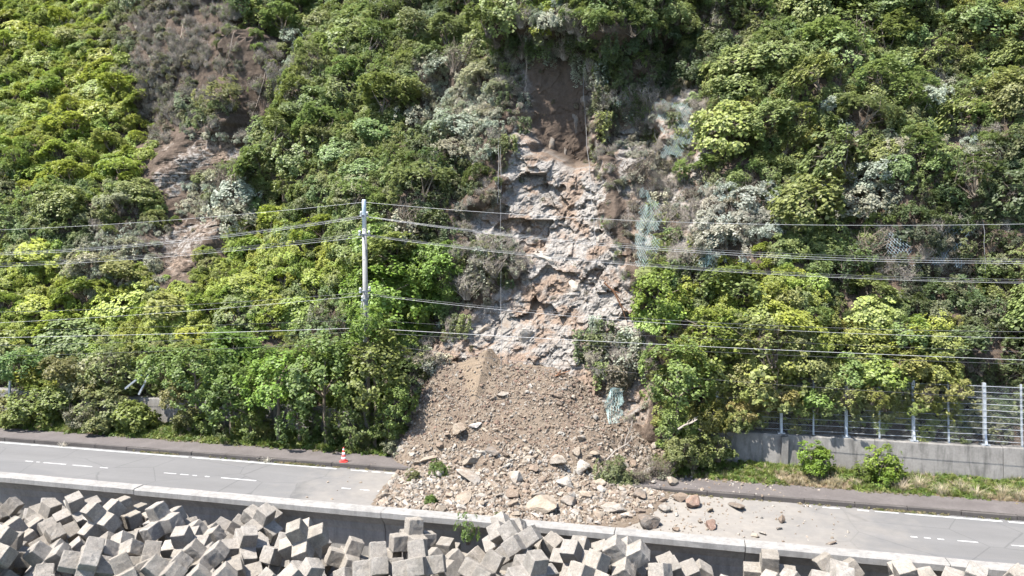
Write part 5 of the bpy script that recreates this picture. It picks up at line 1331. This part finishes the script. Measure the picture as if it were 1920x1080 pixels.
wire('overhead_line', 'lower cable at the lowest crossarm of the pole', zat(553, 3.0), 3.0, [(330, 585), (0, 605)], [(1073, 593), (1920, 634)], 0.0072, M['wirelight'])
wire('overhead_line', 'bright cable passing below the crossarms in front of the pole', zat(615, 2.2), 2.2, [(390, 624), (0, 633)], [(1067, 637), (1920, 675)], 0.010, M['wirelight'])
wire('overhead_line', 'dark cable just below the bright low cable', zat(622, 2.3), 2.3, [(390, 636), (0, 648)], [(1067, 646), (1920, 683)], 0.010, M['wiredark'])
wire('overhead_line', 'lowest dark cable crossing above the fence', zat(642, 2.2), 2.2, [(390, 655), (0, 668)], [(1390, 716), (1920, 748)], 0.010, M['wiredark'])
wire('overhead_line', 'middle wire of the three at the second crossarm', zat(405, 2.6), 2.6, [(330, 452), (0, 475)], [(1073, 452), (1920, 490)], .0072, M['wirelight'])
wire('overhead_line', 'middle wire of the three at the third crossarm', zat(440, 2.6), 2.6, [(330, 477), (0, 497)], [(1073, 485), (1920, 528)], .0072, M['wire'])
wire('overhead_line', 'thin cable between the lowest crossarm and the bright low cable', zat(600, 2.4), 2.4, [(390, 610), (0, 620)], [(1067, 622), (1920, 660)], .0072, M['wiredark'])
for xp, lab in ((XL, 'grey concrete utility pole far to the left'), (XR, 'grey concrete utility pole far to the right')):
    make_pole(xp, POLE_Y, 13.6 if xp < 0 else 14.2, lab, 'utility_pole')

# ================================================================ ROCKFALL FENCE on the retaining wall
FY_, FZ_ = 3.62, 1.90
fe = empty('rockfall_fence', (16, FY_, FZ_)); tag(fe, 'steel cable rockfall fence standing on the retaining wall, half overgrown', 'fence')
def fpost(x, big=True, parent=fe, lean=.42):
    H = 2.78; mb = MB(); o = []
    ys = [(0, 0), (.05, .25), (.13, .7), (lean, H)]
    w = .13 if big else .075; d = .15 if big else .06
    for (y0, z0), (y1, z1) in zip(ys[:-1], ys[1:]):
        v = []
        for (yy, zz) in ((y0, z0), (y1, z1)):
            v += [(-w / 2, yy - d / 2, zz), (w / 2, yy - d / 2, zz), (w / 2, yy + d / 2, zz), (-w / 2, yy + d / 2, zz)]
        mb.add(v, [(0, 1, 5, 4), (1, 2, 6, 5), (2, 3, 7, 6), (3, 0, 4, 7), (0, 3, 2, 1), (4, 5, 6, 7)])
    if big: mb.box((0, 0, .03), (.34, .32, .06)); mb.add([(-.05, -.07, .06), (.05, -.07, .06), (.05, -.2, .06), (-.05, -.2, .06), (-.04, -.03, .5), (.04, -.03, .5)], [(0, 1, 5, 4), (3, 2, 5, 4), (0, 4, 3), (1, 2, 5), (0, 3, 2, 1)])
    p = mb.build('post' if big else 'spacer_post', M['steel'], parent); p.location = (x - 16, 0, 0); return p
def lean_y(z): return np.interp(z, [0, .25, .7, 2.78], [0, .05, .13, .42])
for x in (9.5, 12.49, 15.40, 18.30, 21.26, 24.2, 27.2, 30.2): fpost(x)
for x in (11.0, 13.95, 16.85, 19.78, 22.75, 25.7, 28.7): fpost(x, False)
for k in range(10):
    z = .22 + k * .27; xs = np.linspace(9.5, 30.2, 30)
    MB().tube([(x - 16, lean_y(z) - .10 - .02 * math.sin(x * 2 + k), z - .015 * abs(math.sin((x - 9.5) / 2.93 * math.pi))) for x in xs], .011, 4).build('cable', M['steel'], fe)
mb = MB(); zz = 2.7; sp = .11; x0, x1 = 9.5, 30.2
for sgn in (1, -1):
    u = x0 - zz
    while u < x1 + (zz if sgn < 0 else 0):
        a = max(0, (x0 - u) * sgn if sgn > 0 else u - x1); b = min(zz, (x1 - u) if sgn > 0 else (u - x0))
        if b > a + .02:
            zs = np.linspace(a, b, 5)
            for i in range(4):
                p = [(u + sgn * z - 16, float(lean_y(z)) - .085, z) for z in (zs[i], zs[i + 1])]; h = .0032
                mb.add([(p[0][0] - h, p[0][1], p[0][2]), (p[0][0] + h, p[0][1], p[0][2]), (p[1][0] + h, p[1][1], p[1][2]), (p[1][0] - h, p[1][1], p[1][2])], [(0, 1, 2, 3)])
        u += sp
o = mb.build('chain_link_mesh', M['chain'], fe); o['kind'] = 'stuff'
# fence remains on the left, swallowed by the shrubs
for i, (px, py, rz, lab) in enumerate([(250, 716, .9, 'bent steel fence post sticking out of the shrubs on the left'), (268, 722, .5, 'second bent steel fence post beside the first in the shrubs'), (14, 735, .1, 'steel fence post among the shrubs at the far left')]):
    p = onY(px, py, 1.95); e = empty('fence_post', (p[0], 1.95 + .05 * i, p[2])); e.rotation_euler = (0, rz, .2)
    MB().box((0, 0, 0), (.10, .015, 1.3)).box((-.045, .05, 0), (.012, .1, 1.3)).box((.045, .05, 0), (.012, .1, 1.3)).build('post', M['steel'], e); tag(e, lab, 'post')

# ================================================================ NETS AND ROPES on the slope
def face_hit(px, py, off=.25):
    d = ray(px, py); ts = np.linspace(28, 75, 500); P_ = CAM_LOC + ts[:, None] * d; hy = hill(P_[:, 0], P_[:, 2], False)[0]; h = int(np.argmax(P_[:, 1] > hy)); p = P_[h].copy(); p[1] -= off; return p
def net(corners, label, mat, sp=.13, r=.011, off=.7, name='slope_net'):
    """corners in photo order tl, tr, br, bl; cords of a knotted net hung on the face"""
    c = [Vector(face_hit(px, py, off)) for px, py in corners]
    nu = int(max((c[1] - c[0]).length, (c[2] - c[3]).length) / sp) + 2; nv = int(max((c[3] - c[0]).length, (c[2] - c[1]).length) / sp) + 2
    sd = random.random() * 50
    def P(u, v):
        q = c[0].lerp(c[1], u).lerp(c[3].lerp(c[2], u), v)
        q = q + Vector((.10 * float(vnoise(u * 4, v * 5, sd)), .32 * float(vnoise(u * 3.2, v * 2.5, sd + 7)) + .12 * float(vnoise(u * 9, v * 6, sd + 3)), .1 * float(vnoise(u * 5, v * 4, sd + 9)))); return q
    G = [[P((i + (j % 2) * .5) / nu, j / nv) for i in range(nu + 1)] for j in range(nv + 1)]
    mb = MB(); keep = set()
    for j in range(nv):
        for i in range(nu):
            ed = min(i, nu - 1 - i, j * .6, (nv - 1 - j) * .8) * sp
            if float(vnoise(i * .25, j * .25, sd + 20)) - min(.0, ed * 1.4 - .55) + .35 * float(vnoise(i * .7, j * .7, sd + 40)) > .42: continue
            keep.add((i, j))
    best = set(); left = set(keep)                # the torn sheet stays in one piece
    while left:
        st_ = [left.pop()]; comp = set(st_)
        while st_:
            i, j = st_.pop()
            for q in ((i, j - 1), (i, j + 1), ((i + 1, j + 1) if j % 2 else (i - 1, j + 1)), ((i - 1, j - 1) if (j - 1) % 2 else (i + 1, j - 1))):
                if q in left: left.discard(q); comp.add(q); st_.append(q)
        if len(comp) > len(best): best = comp
    for j in range(nv):
        for i in range(nu):
            if (i, j) not in best: continue
            a = G[j][i]; ks = (i, i + 1) if j % 2 else (i, max(0, i - 1))
            for b in (G[j + 1][ks[0]], G[j + 1][ks[1]]):
                t = (b - a); s = Vector((t.z, 0, -t.x)).normalized() * r if abs(t.x) + abs(t.z) > 1e-6 else Vector((r, 0, 0))
                mb.add([a - s, a + s, b + s, b - s], [(0, 1, 2, 3)])
    return tag(mb.build(name, mat), label, 'net')
net([(1228, 190), (1298, 188), (1306, 312), (1242, 300)], 'torn teal net hanging high to the right of the slide', M['net'], .15, .006, .95)
net([(1228, 195), (1242, 195), (1268, 290), (1252, 295)], 'bunched teal net edge forming a bright vertical band', M['net'], .09, .010, .9)
net([(1208, 305), (1246, 325), (1234, 500), (1184, 505)], 'long teal net strip hanging beside the slide above the bright tree', M['net'], .15, .006, 1.0)
net([(1330, 435), (1358, 440), (1330, 505), (1308, 500)], 'small teal net scrap right of the slide in front of white leaved shrubs', M['net'], .12, .008, 1.0)
net([(1640, 425), (1830, 420), (1800, 500), (1670, 500)], 'blue grey slope net on the dark rock at the far right', M['netgrey'], .2, .008, .5)
p0 = onY(1150, 760, 1.6); 
def small_net(px, py, y, w, h, label):
    c = onY(px, py, y); mb = MB(); nu, nv = int(w / .07), int(h / .07); sd = 3.3
    G = [[Vector((c[0] + (i / nu - .5) * w * (.45 + .55 * math.sin(math.pi * (.12 + .8 * j / nv))) + .22 * float(vnoise(i * .3, j * .3, sd)), c[1] + .4 * float(vnoise(i * .35, j * .25, sd + 5)) + .5 * j / nv, c[2] + (j / nv - .5) * h)) for i in range(nu + 1)] for j in range(nv + 1)]
    for j in range(nv):
        for i in range(nu):
            for b in (G[j + 1][i], G[j + 1][i + 1]) if j % 2 else (G[j + 1][i], G[j + 1][max(0, i - 1)]):
                a = G[j][i]; t = b - a; s = Vector((t.z, 0, -t.x)).normalized() * .007; mb.add([a - s, a + s, b + s, b - s], [(0, 1, 2, 3)])
    tag(mb.build('slope_net', M['net']), label, 'net')
small_net(1152, 762, 1.9, .75, 1.6, 'teal net heaped at the right edge of the rubble slope')
def rope(pp, label, rad=.016, off=.45, mat=None, y=None):
    pts = [face_hit(px, py, off) if y is None else onY(px, py, y) for px, py in pp]
    P2 = []
    for a, b in zip(pts[:-1], pts[1:]):
        for t in np.linspace(0, 1, 8, endpoint=False): P2.append(tuple(a * (1 - t) + b * t + np.array([.03 * math.sin(t * 9 + a[0]), 0, 0])))
    P2.append(tuple(pts[-1]))
    # hang clear of the face
    tag(MB().tube(P2, rad, 5).build('hanging_rope', mat or M['rope'], None, True), label, 'rope')
rope([(941, 255), (941, 340), (940, 385)], 'thin rope hanging at the left edge of the slide, left of the pair', .015, .8, M['wire'])
rope([(946, 270), (946, 400), (947, 560), (948, 700)], 'long thin rope hanging down the left side of the rock face', .014, .9, M['wire'])
rope([(1096, 142), (1101, 240), (1110, 340), (1120, 460)], 'long thin rope hanging down the right side of the rock face', .015, .8, M['wire'])
rope([(990, 110), (990, 150), (988, 175)], 'rusty rope hanging at the head of the slide', .014, .5)
rope([(356, 30), (346, 75)], 'short pale rope on the brown patch high on the left', .02, .6)
rope([(447, 60), (436, 110), (424, 140)], 'pale rope crossing the brown patch high on the left', .02, .6)
rope([(517, 80), (505, 140), (492, 190), (480, 220)], 'longest pale rope hanging down the brown soil on the left', .022, .6)
rope([(1217, 170), (1230, 260), (1245, 300)], 'rope at the left edge of the torn teal net', .014, .9, M['wire'])
rope([(1833, 410), (1836, 470), (1838, 520)], 'rope hanging on the dark rock at the far right', .016, .8, M['wire'])
# ================================================================ FALLEN WOOD
def branch(px, py, y, L, r, rot, label, mat='deadwood', off=0.0):
    c = onY(px, py, y); z = max(surfZ(c[0], y) + .12, c[2]) if y < 5 else c[2]
    e = empty('fallen_branch', (c[0], y, z), rot); mb = MB()
    mb.tube([(-L / 2, 0, 0), (-L * .15, .04 * L, .05 * L), (L * .2, -.02 * L, .03 * L), (L / 2, .03 * L, .06 * L)], [r, r * .9, r * .75, r * .5], 7)
    mb.build('limb', M[mat], e)
    for i in range(4):
        t = random.uniform(-.1, .5) * L; s = random.choice((-1, 1)); b = MB(); b.tube([(t, 0, .03 * L), (t + .12 * L, s * .12 * L, .12 * L), (t + .3 * L, s * .2 * L, .14 * L)], [r * .45, r * .3, r * .12], 5); b.build('side_branch', M[mat], e)
    tag(e, label, 'branch')
branch(1290, 797, .9, 1.0, .05, (0, -.45, .15), 'thick pale broken trunk leaning out of the olive bush')
branch(1165, 842, -.3, 1.7, .035, (0, -.6, .4), 'thin pale branch sticking out of the uprooted branches')
branch(1180, 815, .2, 1.3, .03, (0, -1.2, .4), 'upright bare branch above the uprooted branches')
branch(1140, 832, -.1, 1.5, .03, (0, .3, .2), 'dark branch lying across the rubble right of centre', 'bark')
for px, py, rz, L, lab in ((1165, 570, 1.15, 1.9, 'rust brown root leaning on the pale rock'), (1152, 545, .8, 1.4, 'short rust brown root crossing the first'), (1050, 700, -.4, 1.5, 'brown root at the foot of the rock face')):
    p = face_hit(px, py, .9); e = empty('exposed_root', tuple(p), (0, rz, .2))
    MB().tube([(-L / 2, 0, 0), (0, -.05, .05), (L / 2, .05, 0)], [.06, .05, .025], 6).build('root', simple('root_wood', (.20, .105, .06), .9, .3, 6), e)
    MB().tube([(0, -.05, .05), (L * .3, -.1, .3)], [.03, .012], 5).build('side_root', bpy.data.materials['root_wood'], e); tag(e, lab, 'root')
# ================================================================ TRAFFIC CONE
c = onZ(652, 861, .19); ce = empty('traffic_cone', (c[0], KERB + .35, .192)); ce.rotation_euler = (0, 0, .3)
b = bmesh.new(); bmesh.ops.create_cube(b, size=1); bmesh.ops.scale(b, vec=(.40, .40, .04), verts=b.verts); bmesh.ops.translate(b, vec=(0, 0, .02), verts=b.verts)
bmesh.ops.bevel(b, geom=[e for e in b.edges if abs(e.verts[0].co.z - e.verts[1].co.z) > .01], offset=.06, segments=3, affect='EDGES'); me = bpy.data.meshes.new('base'); b.to_mesh(me); b.free(); link('base', me, ce, M['conered'])
def cr(z): return .145 - .115 * z / .70
seg = [(.04, .14, 'conered'), (.14, .26, 'conewhite'), (.26, .36, 'conered'), (.36, .48, 'conewhite'), (.48, .58, 'conered'), (.58, .66, 'conewhite'), (.66, .72, 'conered')]
for a, bz, mm in seg: MB().lathe([(cr(a), a), (cr(bz), bz)], n=18).build('stripe', M[mm], ce, True)
tag(ce, 'red and white striped traffic cone on the pavement edge', 'traffic cone')
finish_labels()
